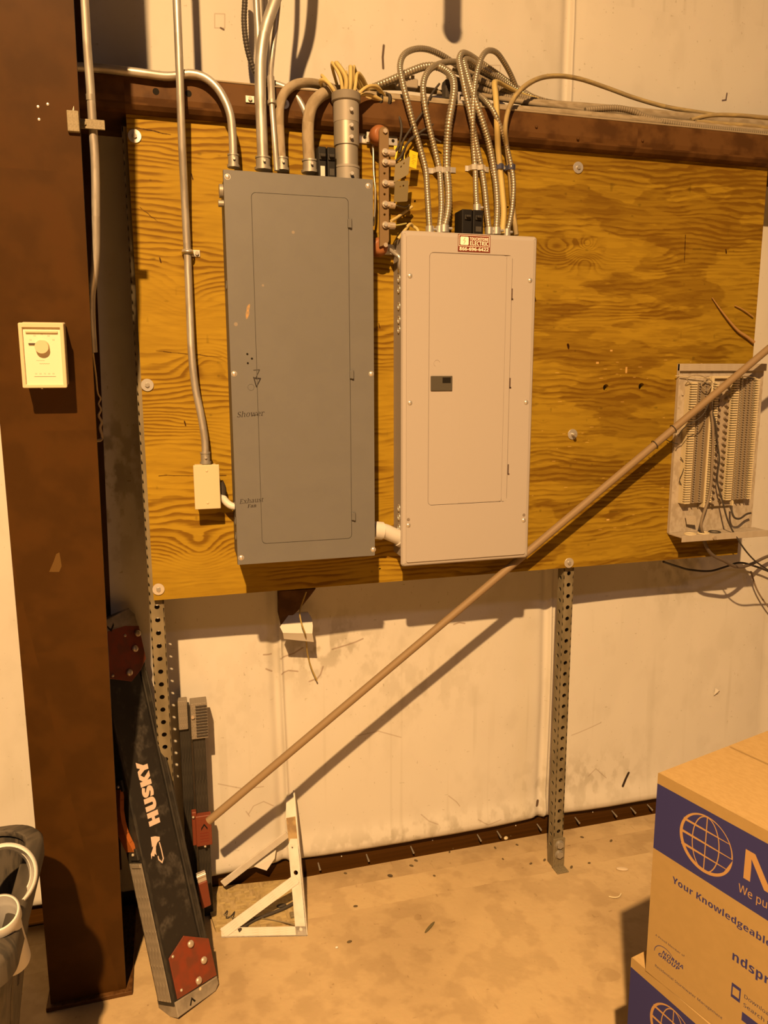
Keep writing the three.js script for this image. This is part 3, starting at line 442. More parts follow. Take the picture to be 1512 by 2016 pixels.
// large stub with its bushing, and the cable fan
{
  const c = [0.5195, 2.101, 0.075], top = [0.5166, 2.2915, 0.075], x = (c[0] + top[0]) / 2, z = 0.075, t = thing('conduit_stub', [x, c[1], z], 'large grey conduit stub standing on the right of the grey panel', 'conduit');
  const y0 = 2.0705, y1 = top[1], yy = (k) => y0 + (y1 - y0) * k, at = (k) => [x + (top[0] - x) * (k - 0.5) * 2 * 0.5, yy(k), z];
  part('pipe', cyl([x, y0, z], [x, yy(0.95), z], 0.0285, 32), mZincDull, t);
  part('lower_connector', merge([cyl([x, y0, z], [x, yy(0.22), z], 0.0315, 32), cyl([x, yy(0.2), z], [x, yy(0.225), z], 0.0325, 32)]), mStubGrey(), t);
  part('coupling', merge([cyl([x, yy(0.44), z], [x, yy(0.68), z], 0.0312, 32)]), mZincDull, t);
  part('upper_connector', cyl([x, yy(0.68), z], [x, yy(0.9), z], 0.0318, 32), mStubGrey(), t);
  const ring = new THREE.Shape(); ring.absarc(0, 0, 0.0358, 0, Math.PI * 2); ring.holes.push(hole(0, 0, 0.026));
  part('bushing', extrude(ring, 0.017, 0, { bevel: 0.002, curve: 28 }).rotateX(-Math.PI / 2).translate(x, yy(0.9), z), M(0.2, 0.18, 0.155, 0.6), t);
  for (const k of [0.12, 0.5, 0.62, 0.78]) part('set_screw', cyl([x + 0.004, yy(k), z + 0.03], [x + 0.004, yy(k), z + 0.04], 0.0045, 8), mZinc, t);
  function mStubGrey() { return M(0.3, 0.28, 0.26, 0.55, 0.2); }
  const cab = [
    [[-0.016, -0.01], [-0.045, 0.045, -0.01], [-0.052, 0.062, -0.035], [-0.03, 0.06, -0.07], [0.03, 0.035, -0.12]],
    [[-0.02, 0.0], [-0.038, 0.03, 0.005], [-0.054, 0.046, -0.005], [-0.056, 0.05, -0.03], [-0.02, 0.03, -0.1]],
    [[-0.01, 0.008], [-0.018, 0.05, 0.012], [-0.03, 0.082, -0.005], [-0.026, 0.088, -0.03], [0.02, 0.04, -0.12]],
    [[-0.004, 0.012], [-0.006, 0.05, 0.018], [-0.022, 0.08, 0.006], [-0.01, 0.088, -0.03], [0.05, 0.04, -0.12]],
    [[0.0, -0.012], [0.002, 0.045, -0.012], [0.004, 0.074, -0.02], [0.012, 0.078, -0.05], [0.06, 0.04, -0.13]],
    [[0.006, 0.01], [0.010, 0.05, 0.014], [0.012, 0.078, 0.004], [0.022, 0.082, -0.02], [0.08, 0.04, -0.12]],
    [[0.012, -0.004], [0.018, 0.05, 0.0], [0.022, 0.086, -0.01], [0.036, 0.082, -0.04], [0.1, 0.036, -0.13]],
    [[0.016, 0.006], [0.024, 0.04, 0.008], [0.03, 0.07, 0.0], [0.048, 0.066, -0.03], [0.11, 0.03, -0.12]],
    [[0.02, 0.0], [0.032, 0.02, 0.008], [0.055, 0.04, 0.004], [0.085, 0.044, -0.02], [0.15, 0.02, -0.11]],
    [[0.018, -0.012], [0.03, 0.016, -0.012], [0.06, 0.026, -0.02], [0.1, 0.028, -0.04], [0.17, 0.012, -0.12]],
  ];
  const topY = yy(0.9);
  for (const q of cab) {
    const pts = [[x + q[0][0], topY - 0.05, z + q[0][1]], [x + q[0][0], topY + 0.004, z + q[0][1]], ...q.slice(1).map((p) => [x + p[0] + rr(-0.003, 0.003), topY + p[1] + rr(-0.004, 0.004), z + p[2]])];
    single('cream_cable', tube(pts, 0.0062, { flat: 0.62, step: 0.006, sides: 10 }), mRomex, pts[1], 'cream sheathed cable fanning out of the large grey conduit stub', 'cable', 'cream cables fanning out of the conduit stub');
  }
}
// ---------------------------------------------------------------- grey panel
const screwGeo = merge([new THREE.SphereGeometry(0.0058, 14, 8, 0, Math.PI * 2, 0, Math.PI / 2).scale(1, 0.6, 1).rotateX(Math.PI / 2), cyl([0, 0, -0.001], [0, 0, 0.0006], 0.0068, 16)]);
{
  const X0 = 0.2091, X1 = 0.5645, Y0 = 1.1451, Y1 = 2.0768, Z = 0.15, w = X1 - X0, h = Y1 - Y0;
  const t = thing('electrical_panel', [(X0 + X1) / 2, Y0, 0], 'tall dark grey electrical panel left of the ground bar', 'electrical panel');
  const map = paint(780, 2048, (u, v) => { const n = fbm(u * 8, v * 21, 141, 5), g = 0.95 + 0.1 * n; return [0.13 * g, 0.13 * g, 0.134 * g]; }, (x, W_, H_) => {
    const px = (q) => (q[0] - X0) / w * W_, py = (q) => H_ - (q[1] - Y0) / h * H_;
    const line = (pts, t_, c) => { x.strokeStyle = c; x.lineWidth = t_; x.lineJoin = 'round'; x.beginPath(); pts.forEach((p, i) => (i ? x.lineTo(px(p), py(p)) : x.moveTo(px(p), py(p)))); x.stroke(); };
    const ink = 'rgba(22,18,20,0.9)';
    // marker notes
    const put = (s, q, size, f = 'italic ') => { x.save(); x.translate(px(q), py(q)); x.rotate(-0.05); x.font = f + size + 'px serif'; x.fillStyle = ink; x.fillText(s, 0, 0); x.restore(); };
    put('Shower', [0.2193, 1.5115, 0.15], 40); line([[0.2548, 1.5145, 0.15], [0.2734, 1.5179, 0.15]], 3, ink);
    put('Exhaust', [0.2178, 1.2995, 0.15], 34); put('Fan', [0.2373, 1.2883, 0.15], 26, 'italic bold ');
    // arrow drawn at the door edge
    line([[0.2633, 1.624, 0.15], [0.2779, 1.6252, 0.15], [0.2675, 1.6034, 0.15], [0.2797, 1.6034, 0.15], [0.2693, 1.584, 0.15], [0.2627, 1.6083, 0.15]], 4, ink); line([[0.2639, 1.6059, 0.15], [0.2693, 1.584, 0.15], [0.2797, 1.6046, 0.15], [0.2639, 1.6059, 0.15]], 5, ink);
    x.fillStyle = 'rgba(190,145,85,0.5)'; for (const [a, b, c] of [[487, 607, 5], [486, 617, 6], [485, 623, 4], [489, 602, 3]]) { const q = PX(a, b); x.beginPath(); x.ellipse(px(q), py(q), c * 1.6, c * 3.4, 0.2, 0, 7); x.fill(); }
    x.fillStyle = 'rgba(190,160,130,0.35)'; for (const [a, b, c] of [[464, 638, 5], [572, 458, 4], [515, 562, 3]]) { const q = PX(a, b); x.beginPath(); x.arc(px(q), py(q), c * 2, 0, 7); x.fill(); }
    function PX(a, b) { const A = [[0.2158, 1.7763, 0.15], [0.5639, 1.7835, 0.15], [0.2114, 1.6586, 0.15]], s = (a - 455) / 280, r = (b - 600) / 100; return [A[0][0] + (A[1][0] - A[0][0]) * s + (A[2][0] - A[0][0]) * r, A[0][1] + (A[1][1] - A[0][1]) * s + (A[2][1] - A[0][1]) * r]; }
  });
  map.repeat.set(1 / w, 1 / h);
  const m = new THREE.MeshStandardMaterial({ map, roughness: 0.48 });
  const D = [[0.2706, 2.0314, 0.15][0] * 0.5 + [0.2709, 1.1946, 0.15][0] * 0.5, [0.2709, 1.1946, 0.15][1], [0.5008, 2.0308, 0.15][0] * 0.5 + [0.5058, 1.1917, 0.15][0] * 0.5, [0.2706, 2.0314, 0.15][1]].map((v, i) => v - (i % 2 ? Y0 : X0));
  const body = part('enclosure', box(X0 + 0.006, X1 - 0.006, Y0 + 0.006, Y1 - 0.006, 0.0, Z - 0.0028), mGreyDark, t);
  const s = rrect(0, 0, w, h, 0.002); s.holes.push(rrect(D[0], D[1], D[2], D[3], 0.011, THREE.Path));
  part('cover', merge([extrude(s, 0.0022, Z - 0.0022, { curve: 6 }).translate(X0, Y0, 0)]), m, t);
  part('cover_edge', merge([box(X0, X0 + 0.002, Y0, Y1, Z - 0.016, Z - 0.0022), box(X1 - 0.002, X1, Y0, Y1, Z - 0.016, Z - 0.0022), box(X0, X1, Y0, Y0 + 0.002, Z - 0.016, Z - 0.0022), box(X0, X1, Y1 - 0.002, Y1, Z - 0.016, Z - 0.0022)]), mGrey, t);
  const door = part('door', extrude(rrect(D[0] + 0.0008, D[1] + 0.0008, D[2] - 0.0008, D[3] - 0.0008, 0.0104), 0.0022, Z - 0.0024, { bevel: 0.0006, curve: 6 }).translate(X0, Y0, 0), m, t);
  for (const q of [[0.5045, 1.9728, 0.15], [0.5057, 1.6136, 0.15], [0.5065, 1.2534, 0.15]]) part('hinge', merge([box(q[0] - 0.0042, q[0] + 0.0042, q[1] - 0.0105, q[1] + 0.0095, Z - 0.001, Z + 0.0055, 0.0015), cyl([q[0] + 0.003, q[1] - 0.0105, Z + 0.004], [q[0] + 0.003, q[1] + 0.0095, Z + 0.004], 0.003, 10)]), mGrey, door);
  for (const q of [[0.2183, 2.0615, 0.15], [0.5528, 2.0616, 0.15], [0.217, 1.6157, 0.15], [0.5576, 1.6147, 0.15], [0.218, 1.1629, 0.15], [0.5603, 1.1611, 0.15]]) shared('screw', screwGeo, mZinc, t, [q[0], q[1], Z]);
  const dot = new THREE.CircleGeometry(0.0026, 12);
  for (const q of [[0.2499, 1.6623, 0.1503], [0.2605, 1.6516, 0.1503], [0.2504, 1.6408, 0.1503], [0.3071, 1.6614, 0.1503], [0.3078, 1.6396, 0.1503]]) shared('drill_hole_shade', dot, mHoleShade, t, q);  // dark discs on the cover colour in the shade of drilled holes
  part('lock_knockout', (() => { const q = [0.2559, 1.5841, 0.15]; return new THREE.TorusGeometry(0.0075, 0.0008, 6, 24).translate(q[0], q[1], Z); })(), mGrey, t);
  { const q = [0.208, 2.0325, 0.09]; part('hub', merge([cyl([X0 + 0.006, q[1] + 0.01, 0.09], [X0 - 0.006, q[1] + 0.01, 0.09], 0.016, 12), cyl([X0 + 0.006, q[1] - 0.02, 0.1], [X0 - 0.01, q[1] - 0.02, 0.1], 0.008, 12)]), mZincDull, t, 'dark plugged hub on the side'); }
  const kn = new THREE.TorusGeometry(0.01, 0.0012, 6, 20).rotateY(Math.PI / 2);
  for (const y of [1.2, 1.24, 1.28, 1.83]) shared('knockout', kn, mGrey, t, [X0 + 0.0055, y, 0.06]);
}
// ---------------------------------------------------------------- beige panel
{
  const X0 = 0.6515, X1 = 1.0299, Y0 = 1.0968, Y1 = 1.9724, Z = 0.11, w = X1 - X0, h = Y1 - Y0;
  const t = thing('electrical_panel', [(X0 + X1) / 2, Y0, 0], 'beige electrical panel with red sticker right of the ground bar', 'electrical panel');
  const B0 = X0 + 0.022, B1 = X1 - 0.022;
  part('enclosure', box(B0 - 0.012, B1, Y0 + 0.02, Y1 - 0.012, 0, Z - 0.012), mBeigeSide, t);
  const dx = [[0.7246, 1.7901, 0.11][0], [0.9611, 1.8992, 0.11][0]], dy = [[0.7358, 1.2634, 0.11][1], [0.7443, 1.9206, 0.11][1]];
  const d0 = dx[0] - X0, d1 = dx[1] - X0 - 0.004, e0 = dy[0] - Y0, e1 = dy[1] - Y0;
  const s = rrect(0, 0, w, h, 0.009); s.holes.push(rrect(d0, e0, d1, e1, 0.012, THREE.Path));
  const rim = new THREE.ExtrudeGeometry(rrect(0, 0, w, h, 0.009), { depth: 0.003, bevelEnabled: true, bevelSize: 0.013, bevelOffset: -0.013, bevelThickness: 0.007, bevelSegments: 2, curveSegments: 6 }).translate(X0, Y0, Z - 0.0125);
  part('cover', rim, mBeige, t);
  const sp = rrect(0.012, 0.012, w - 0.012, h - 0.012, 0.006); sp.holes.push(rrect(d0, e0, d1, e1, 0.012, THREE.Path));
  part('cover_face', extrude(sp, 0.0022, Z - 0.0025, { bevel: 0.0006, curve: 6 }).translate(X0, Y0, 0), mBeige, t);
  const hx = [0.9405, 1.8468, 0.11][0] - X0;
  const mid = [0.8123, 1.6617, 0.11][0] - X0;
  const door = part('door', extrude(rrect(d0 + 0.0012, e0 + 0.0012, hx - 0.0002, e1 - 0.0012, 0.009), 0.0018, Z - 0.002, { bevel: 0.0005, curve: 6 }).translate(X0, Y0, 0), mBeige, t);
  part('door_crease', box(X0 + mid, X0 + hx - 0.002, Y0 + e0 + 0.003, Y0 + e1 - 0.003, Z - 0.001, Z + 0.0008, 0.0003), mBeige, door);
  part('hinge_strip', extrude(rrect(hx + 0.0002, e0 + 0.0012, d1 - 0.0012, e1 - 0.0012, 0.004), 0.0018, Z - 0.002, { bevel: 0.0005, curve: 6 }).translate(X0, Y0, 0), mBeige, t);
  for (const [a, b] of [[[0.9578, 1.8368, 0.11], [0.9586, 1.8081, 0.11]], [[0.9584, 1.6028, 0.11], [0.9592, 1.5756, 0.11]], [[0.9594, 1.3676, 0.11], [0.9602, 1.3393, 0.11]]]) part('hinge_slot_shade', merge([box(a[0] - 0.0022, a[0] + 0.0012, b[1], a[1], Z - 0.0008, Z + 0.0006), box(a[0] - 0.0015, a[0] + 0.0035, b[1] - 0.0015, b[1] + 0.003, Z - 0.0008, Z + 0.0006)]), M(0.09, 0.06, 0.05, 0.6), t);  // dark insets paint the shade of hinge slots on an uncut cover
  const l0 = [0.7299, 1.5701, 0.11], l1 = [0.79, 1.6088, 0.11];
  const latch = part('latch', merge([box(l0[0], l1[0], l0[1], l1[1], Z - 0.001, Z + 0.004, 0.0015)]), M(0.075, 0.068, 0.055, 0.5), door, 'dark grey rectangular latch');
  part('latch_pocket_shade', box(l0[0] + 0.032, l1[0] - 0.005, l0[1] + 0.02, l1[1] - 0.004, Z + 0.0035, Z + 0.0043), mHoleShade, t);  // dark inset painted as the shade inside the latch pocket
  part('lock_knockout', (() => { const q = [0.7467, 1.6418, 0.1105]; return new THREE.TorusGeometry(0.0085, 0.0007, 6, 24, Math.PI * 1.2).rotateZ(0.4).translate(q[0], q[1], q[2]); })(), mBeige, t);
  for (const q of [[0.672, 1.8607, 0.11], [1.0089, 1.8591, 0.11], [0.6729, 1.5396, 0.11], [1.0075, 1.5367, 0.11], [0.6695, 1.2126, 0.11], [1.0106, 1.2077, 0.11]]) shared('screw', screwGeo, mZinc, t, [q[0], q[1], Z + 0.0002]);
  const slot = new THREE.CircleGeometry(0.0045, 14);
  for (const q of [[0.6693, 1.228, 0.1106], [1.0106, 1.2223, 0.1106]]) shared('key_slot_shade', slot, M(0.2, 0.17, 0.15, 0.7), t, q);  // flat darker discs stand for the shade in the key slots
  const kn = merge([new THREE.TorusGeometry(0.009, 0.0016, 6, 20), new THREE.CircleGeometry(0.008, 16)]).rotateY(-Math.PI / 2);
  for (const y of [1.86, 1.833, 1.79, 1.755, 1.73, 1.17, 1.195, 1.225, 1.25]) shared('knockout', kn, mZinc, t, [B0 - 0.0125, y, 0.05]);
  // installer's sticker
  const st = paint(512, 312, () => [0.15, 0.03, 0.014], (x) => {
    x.strokeStyle = '#f6e6dc'; x.lineWidth = 9; x.strokeRect(16, 18, 480, 192);
    x.fillStyle = '#fbf0e4'; x.beginPath(); x.roundRect(36, 42, 132, 148, 18); x.fill();
    x.strokeStyle = 'rgba(230,150,120,0.8)'; x.lineWidth = 12; x.beginPath(); x.moveTo(112, 62); x.lineTo(88, 112); x.lineTo(118, 118); x.lineTo(92, 172); x.stroke();
    x.fillStyle = '#fbf0e4'; x.textAlign = 'left'; x.textBaseline = 'alphabetic';
    const fit = (s, X, Y, W_, H_) => { x.save(); x.font = 'bold 100px sans-serif'; const m = x.measureText(s).width; x.translate(X, Y); x.scale(W_ / m, H_ / 73); x.fillText(s, 0, 0); x.restore(); };
    fit('TOUCHSTONE', 186, 104, 298, 56); fit('ELECTRIC', 186, 190, 298, 76); fit('866-696-6422', 22, 288, 468, 62);
  });
  const a = [0.8014, 1.9684, 0.11], b = [0.8914, 1.9249, 0.11];
  part('sticker', new THREE.PlaneGeometry(b[0] - a[0], a[1] - b[1]).translate((a[0] + b[0]) / 2, (a[1] + b[1]) / 2, Z + 0.0012), new THREE.MeshStandardMaterial({ map: st, roughness: 0.4 }), t, 'dark red sticker with white lettering');
}
// ---------------------------------------------------------------- breakers resting on the panels
function breaker(p, w, h, d, label, white) {
  const [x, y, z] = p, t = thing('circuit_breaker', p, label, 'breaker');
  const gap = 0.0008;
  for (const k of [0, 1]) part('pole', box(x - w / 2 + k * w / 2 + gap, x - w / 2 + (k + 1) * w / 2 - gap, y, y + h, z, z + d, 0.003), mBlack, t);
  for (const k of [0.26, 0.74]) part('toggle', merge([box(x - w / 2 + w * k - 0.008, x - w / 2 + w * k + 0.008, y + h * 0.6, y + h * 0.78, z + d - 0.002, z + d + 0.004, 0.001), box(x - w / 2 + w * k - 0.006, x - w / 2 + w * k + 0.006, y + h * 0.66, y + h * 0.76, z + d, z + d + 0.012, 0.002)]), M(0.035, 0.032, 0.03, 0.4), t);
  if (white) part('label_plate', box(x - w * 0.36, x - w * 0.12, y + h * 0.12, y + h * 0.42, z + d, z + d + 0.0006), mWhite, t, 'white paper label');
  part('rating_plate', box(x + w * 0.14, x + w * 0.4, y + h * 0.16, y + h * 0.36, z + d, z + d + 0.0006), M(0.06, 0.055, 0.05, 0.5), t);
}
{
  const a = [0.4575, 2.0902, 0.1], b = [0.4585, 2.1518, 0.1]; breaker([a[0] + 0.003, 2.0775, 0.05], 0.045, b[1] - 2.075, 0.06, 'black double breaker with white label on the grey panel', true);
  const c = [0.8521, 1.9813, 0.08], d = [0.8512, 2.0357, 0.08]; breaker([c[0], 1.9705, 0.03], 0.062, d[1] - 1.9705, 0.055, 'black double breaker lying on the beige panel', false);
}
// ---------------------------------------------------------------- junction box, nipples
{
  const a = [0.1145, 1.3889, 0.06], b = [0.1793, 1.2751, 0.06], z = 0.062, t = thing('junction_box', [(a[0] + b[0]) / 2, b[1], 0], 'small cream junction box with blank cover left of grey panel', 'junction box');
  part('box', box(a[0] + 0.006, b[0] - 0.006, b[1] + 0.006, a[1] - 0.004, 0, z - 0.006), mIvory, t);
  part('cover', box(a[0], b[0], b[1], a[1], z - 0.006, z, 0.0022), mIvory, t);
  const sc = new THREE.SphereGeometry(0.0034, 10, 6).scale(1, 1, 0.4);
  for (const q of [[0.1476, 1.3738, 0.062], [0.1467, 1.2915, 0.062]]) shared('screw', sc, mIvory, t, [q[0], q[1], z]);
  const n = thing('offset_nipple', [0.1984, 1.2821, 0.035], 'white offset nipple joining junction box to the grey panel', 'nipple');
  part('elbow', tube([[0.1758, 1.3032, 0.035], [0.186, 1.2987, 0.035], [0.1968, 1.2856, 0.04], [0.2078, 1.2778, 0.045], [0.2228, 1.2752, 0.05]], 0.0095, { n: 24 }), mPvc, n);
  part('hub', tube([[0.1802, 1.3383, 0.03], [0.186, 1.322, 0.03], [0.1853, 1.3034, 0.03]], 0.011, { n: 8 }), mBlackWire, n, 'dark hub against the box');
}
{
  const t = thing('conduit_elbow', [0.5965, 1.1866, 0.055], 'white plastic conduit elbow between the two panels', 'conduit');
  part('bend', tube([[0.578, 1.1962, 0.07], [0.5972, 1.1947, 0.068], [0.6171, 1.1899, 0.064], [0.6386, 1.1793, 0.06], [0.6604, 1.1686, 0.056], [0.6898, 1.1544, 0.052]], 0.0205, { n: 36, sides: 24 }), mPvc, t);
  part('left_bell', tube([[0.5809, 1.1961, 0.07], [0.5912, 1.1953, 0.069], [0.6076, 1.1925, 0.067]], 0.0245, { n: 10, sides: 24 }), mPvc, t);
  part('right_bell', tube([[0.6604, 1.1686, 0.056], [0.6728, 1.1616, 0.054], [0.6883, 1.1545, 0.052]], 0.0245, { n: 10, sides: 24 }), mPvc, t);
}
// ---------------------------------------------------------------- ground bar between the panels
{
  const T = [0.6159, 2.222, 0.07], Bm = [0.6163, 1.9302, 0.07], z = 0.066, x = [0.6154, 2.0779, 0.07][0], w = 0.025;
  const t = thing('ground_bar', [x, Bm[1], 0], 'brown copper ground bar on round insulators between the panels', 'ground bar');
  const s = new THREE.Shape(); s.moveTo(-w / 2, Bm[1] + 0.004); s.lineTo(w / 2 - 0.004, Bm[1] + 0.012); s.lineTo(w / 2, Bm[1] + 0.02); s.lineTo(w / 2, T[1] - 0.012); s.absarc(0, T[1] - 0.012, w / 2, 0, Math.PI); s.closePath();
  for (const v of [[0.6169, 2.112, 0.07][1], [0.6167, 2.0622, 0.07][1], [0.6166, 2.0132, 0.07][1]]) s.holes.push(hole(0.001, v, 0.0026));
  part('bar', extrude(s, 0.006, z, { bevel: 0.0008 }).translate(x, 0, 0), mBar, t);
  const ins = (y, dx) => new THREE.LatheGeometry([[0, 0], [0.019, 0], [0.022, 0.01], [0.0245, 0.024], [0.0235, 0.036], [0.019, 0.046], [0.012, 0.048], [0, 0.048]].map(([a, b]) => new THREE.Vector2(a, b)), 28).rotateX(Math.PI / 2).translate(x + dx, y, 0.017);
  const yi = [0.6163, 2.2085, 0.05][1], yj = [0.6098, 1.9379, 0.05][1];
  part('insulator', ins(yi, -0.006), mInsul, t, 'red-brown round insulator'); part('insulator', ins(yj, -0.008), mInsul, t, 'red-brown round insulator');
  const bolt = cyl([0, 0, 0], [0, 0, 0.006], 0.006, 6);
  for (const q of [[0.6172, 2.2114, 0.07], [0.6177, 1.939, 0.07]]) shared('bolt', bolt, mLug, t, [q[0], q[1], z + 0.006]);
  const bk = (u0, u1, y) => { const a = [0.5682, 2.211, 0.01][0], q = 0; return box(u0, u1, y - 0.0135, y + 0.0135, 0, 0.017, 0.0015); };
  const yb = [0.6113, 2.2118, 0.01][1], xa = [0.5682, 2.211, 0.01][0], xb = [0.6715, 2.2113, 0.01][0];
  part('bracket', merge([box(xa, xb, yb - 0.013, yb + 0.013, 0.0, 0.005, 0.001), box(x - 0.03, x + 0.02, yb - 0.013, yb + 0.013, 0.012, 0.017, 0.001)]), mZinc, t, 'bright mounting bracket behind the upper insulator');
  const hd = new THREE.CircleGeometry(0.0042, 14); for (const q of [[0.5826, 2.2131, 0.0062], [0.6589, 2.2102, 0.0062]]) shared('bracket_hole_shade', hd, mHoleShade, t, [q[0], q[1], 0.0056]);  // dark discs give the bracket holes their shade by colour alone
  part('lower_bracket', box(x - 0.03, [0.68, 1.939, 0.01][0], yj - 0.013, yj + 0.013, 0.0, 0.017, 0.002), mZinc, t);
  // lugs down the bar
  for (const v of [[0.625, 2.1618, 0.07][1], [0.625, 2.1378, 0.07][1], [0.6248, 2.0882, 0.07][1], [0.6247, 2.0376, 0.07][1], [0.6246, 1.9877, 0.07][1]]) {
    const lug = part('lug', merge([cyl([x + 0.001, v, z + 0.006], [x + 0.001, v, z + 0.013], 0.0085, 12), box(x + 0.002, x + 0.026, v - 0.0065, v + 0.0065, z + 0.004, z + 0.014, 0.003), cyl([x + 0.027, v - 0.001, z + 0.009], [x + 0.012, v - 0.001, z + 0.009], 0.0085, 14)]), mLug, t);
    part('lug_screw', cyl([x + 0.001, v, z + 0.013], [x + 0.001, v, z + 0.018], 0.0052, 6), mZinc, lug);
  }
  single('steel_strip', tube([[0.5965, 2.2173, 0.03], [0.5983, 2.1709, 0.032], [0.5972, 2.1201, 0.04], [0.5996, 2.0763, 0.045], [0.5994, 2.0217, 0.04], [0.5979, 1.9922, 0.03]], 0.003, { flat: 0.35 }), mZinc, [0.5979, 1.9922, 0.03], 'thin bare strip hanging beside the grey panel edge', 'wire');
}
function tagPlate(p, ax, ay, w, h, mat, label, cat, holes) {
  const t = thing('cable_tag', p, label, cat); const s = rrect(0, 0, w, h, 0.003); for (const [a, b] of holes) s.holes.push(hole(a, b, 0.0022));
  part('plate', framed(extrude(s, 0.001, 0), p, ax, ay), mat, t); return t;
}
tagPlate([0.6364, 2.088, 0.085], [1, 0.55, 0.35], [0.1, 1, 0], 0.042, 0.044, mTagGrey, 'slanting grey metal cable tag beside the yellow tag', 'tag', [[0.018, 0.03], [0.026, 0.034]]);
tagPlate([0.6364, 2.0419, 0.085], [1, 0.12, -0.1], [0.05, 1, 0.05], 0.038, 0.05, mTagGrey, 'lower grey metal cable tag beside the ground bar', 'tag', [[0.016, 0.036], [0.024, 0.038]]);
{
  const map = paint(256, 256, (u, v) => [0.85, 0.6, 0.025], (x) => { x.fillStyle = 'rgba(90,60,10,0.6)'; for (let i = 0; i < 6; i++) x.fillRect(90 + (i % 2) * 20, 60 + i * 26, 110 - (i % 3) * 24, 7); });
  const m = new THREE.MeshStandardMaterial({ map, roughness: 0.5 });
  const p = [0.6541, 2.1544, 0.04], t = thing('yellow_tag', p, 'bright yellow warning tag wired to the ground bar leads', 'tag');
  part('left_leaf', framed(box(0, 0.026, 0, 0.034, 0, 0.0008), p, [1, -0.08, 0.5], [-0.1, 1, 0]), m, t);
  const p2 = [0.6835, 2.138, 0.055]; part('right_leaf', framed(box(0, 0.026, 0, 0.04, 0, 0.0008), p2, [1, -0.15, -0.3], [0.12, 1, 0]), m, t);
}
// ground leads
const lead = (pts, r, mat, label, group) => single('ground_wire', tube(pts, r, { step: 0.008, sides: 8 }), mat, pts[pts.length - 1], label, 'wire', group);
lead([[0.6475, 2.3115, -0.02], [0.6603, 2.2821, 0.02], [0.6704, 2.2407, 0.04], [0.6646, 2.2013, 0.05], [0.6477, 2.1694, 0.07], [0.6314, 2.1585, 0.08]], 0.0032, mBlackWire, 'black ground lead curving down to the top lug of the bar');
lead([[0.8446, 2.3098, 0], [0.7701, 2.2576, 0.03], [0.72, 2.2253, 0.035], [0.6825, 2.1918, 0.045], [0.66, 2.1547, 0.065], [0.634, 2.136, 0.08]], 0.003, mBlackWire, 'black ground lead slanting to the second lug of the bar');
lead([[0.787, 2.3604, 0], [0.7591, 2.327, 0.02], [0.7331, 2.2821, 0.04], [0.7028, 2.2419, 0.045], [0.6741, 2.202, 0.05], [0.6588, 2.168, 0.06]], 0.0028, mBlackWire, 'black ground lead reaching up behind the flexible cables');
lead([[0.7818, 2.2091, 0.03], [0.7425, 2.2235, 0.03], [0.7021, 2.2142, 0.035], [0.6741, 2.1716, 0.05], [0.6643, 2.1197, 0.06], [0.6339, 2.0866, 0.08]], 0.0026, mBlackWire, 'black ground lead running to the third lug of the bar');
lead([[0.6306, 2.0349, 0.082], [0.6544, 2.0373, 0.07], [0.6755, 2.0376, 0.055], [0.6911, 2.0454, 0.045], [0.6876, 2.0305, 0.03]], 0.0026, mStrut, 'bare copper ground wire leaving the fourth lug');
lead([[0.6305, 1.9859, 0.082], [0.6529, 1.9894, 0.075], [0.6765, 1.996, 0.065]], 0.0022, mYellowGreen(), 'bare greenish ground wire leaving the bottom lug');
lead([[0.6326, 1.9983, 0.075], [0.6493, 2.008, 0.06], [0.6747, 2.0255, 0.04], [0.7045, 2.0463, 0.025]], 0.004, mRomex, 'cut cream cable end pointing up beside the ground bar');
lead([[0.6562, 1.9584, 0.06], [0.6726, 1.9779, 0.06], [0.6956, 2, 0.04], [0.7073, 1.996, 0.03], [0.7153, 1.987, 0.04], [0.7148, 1.9625, 0.05]], 0.0042, mRomex, 'cut cream cable end looping behind the beige panel corner');
lead([[0.6401, 1.933, 0.04], [0.6479, 1.9203, 0.06], [0.6572, 1.9092, 0.07], [0.6589, 1.889, 0.06], [0.6738, 1.8675, 0.03]], 0.0055, mZinc, 'shiny braided lead hanging under the ground bar');
function mYellowGreen() { return M(0.4, 0.36, 0.12, 0.5); }
// ---------------------------------------------------------------- flexible metal cables into the beige panel
function mc(pts, r, label, mat = mFlex, pitch) {
  const b = pts[0], t = thing('flexible_cable', b, label, 'cable'); part('armour', flex(pts, r, pitch), mat, t);
  part('connector', merge([cyl([b[0], b[1] - 0.006, b[2]], [b[0], b[1] + 0.012, b[2]], r * 1.45, 14), cyl([b[0] + r, b[1] + 0.004, b[2] + r * 0.6], [b[0] + r * 2.1, b[1] + 0.004, b[2] + r * 0.6], 0.0035, 8)]), mZinc, t); return t;
}
mc([[0.7439, 1.982, 0.055], [0.7442, 2.0281, 0.045], [0.7448, 2.0879, 0.03], [0.7451, 2.1414, 0.016], [0.7294, 2.1894, 0.02], [0.7045, 2.2374, 0.04], [0.6809, 2.2902, 0.058], [0.6699, 2.3392, 0.05], [0.6701, 2.3815, 0.03], [0.688, 2.4183, 0.005], [0.7235, 2.4441, -0.02], [0.7669, 2.4577, -0.045], [0.8112, 2.457, -0.065], [0.8519, 2.4475, -0.08], [0.9083, 2.4206, -0.09], [0.9816, 2.3914, -0.1]], 0.0078, 'leftmost flexible cable of the beige panel, looping high to the right');
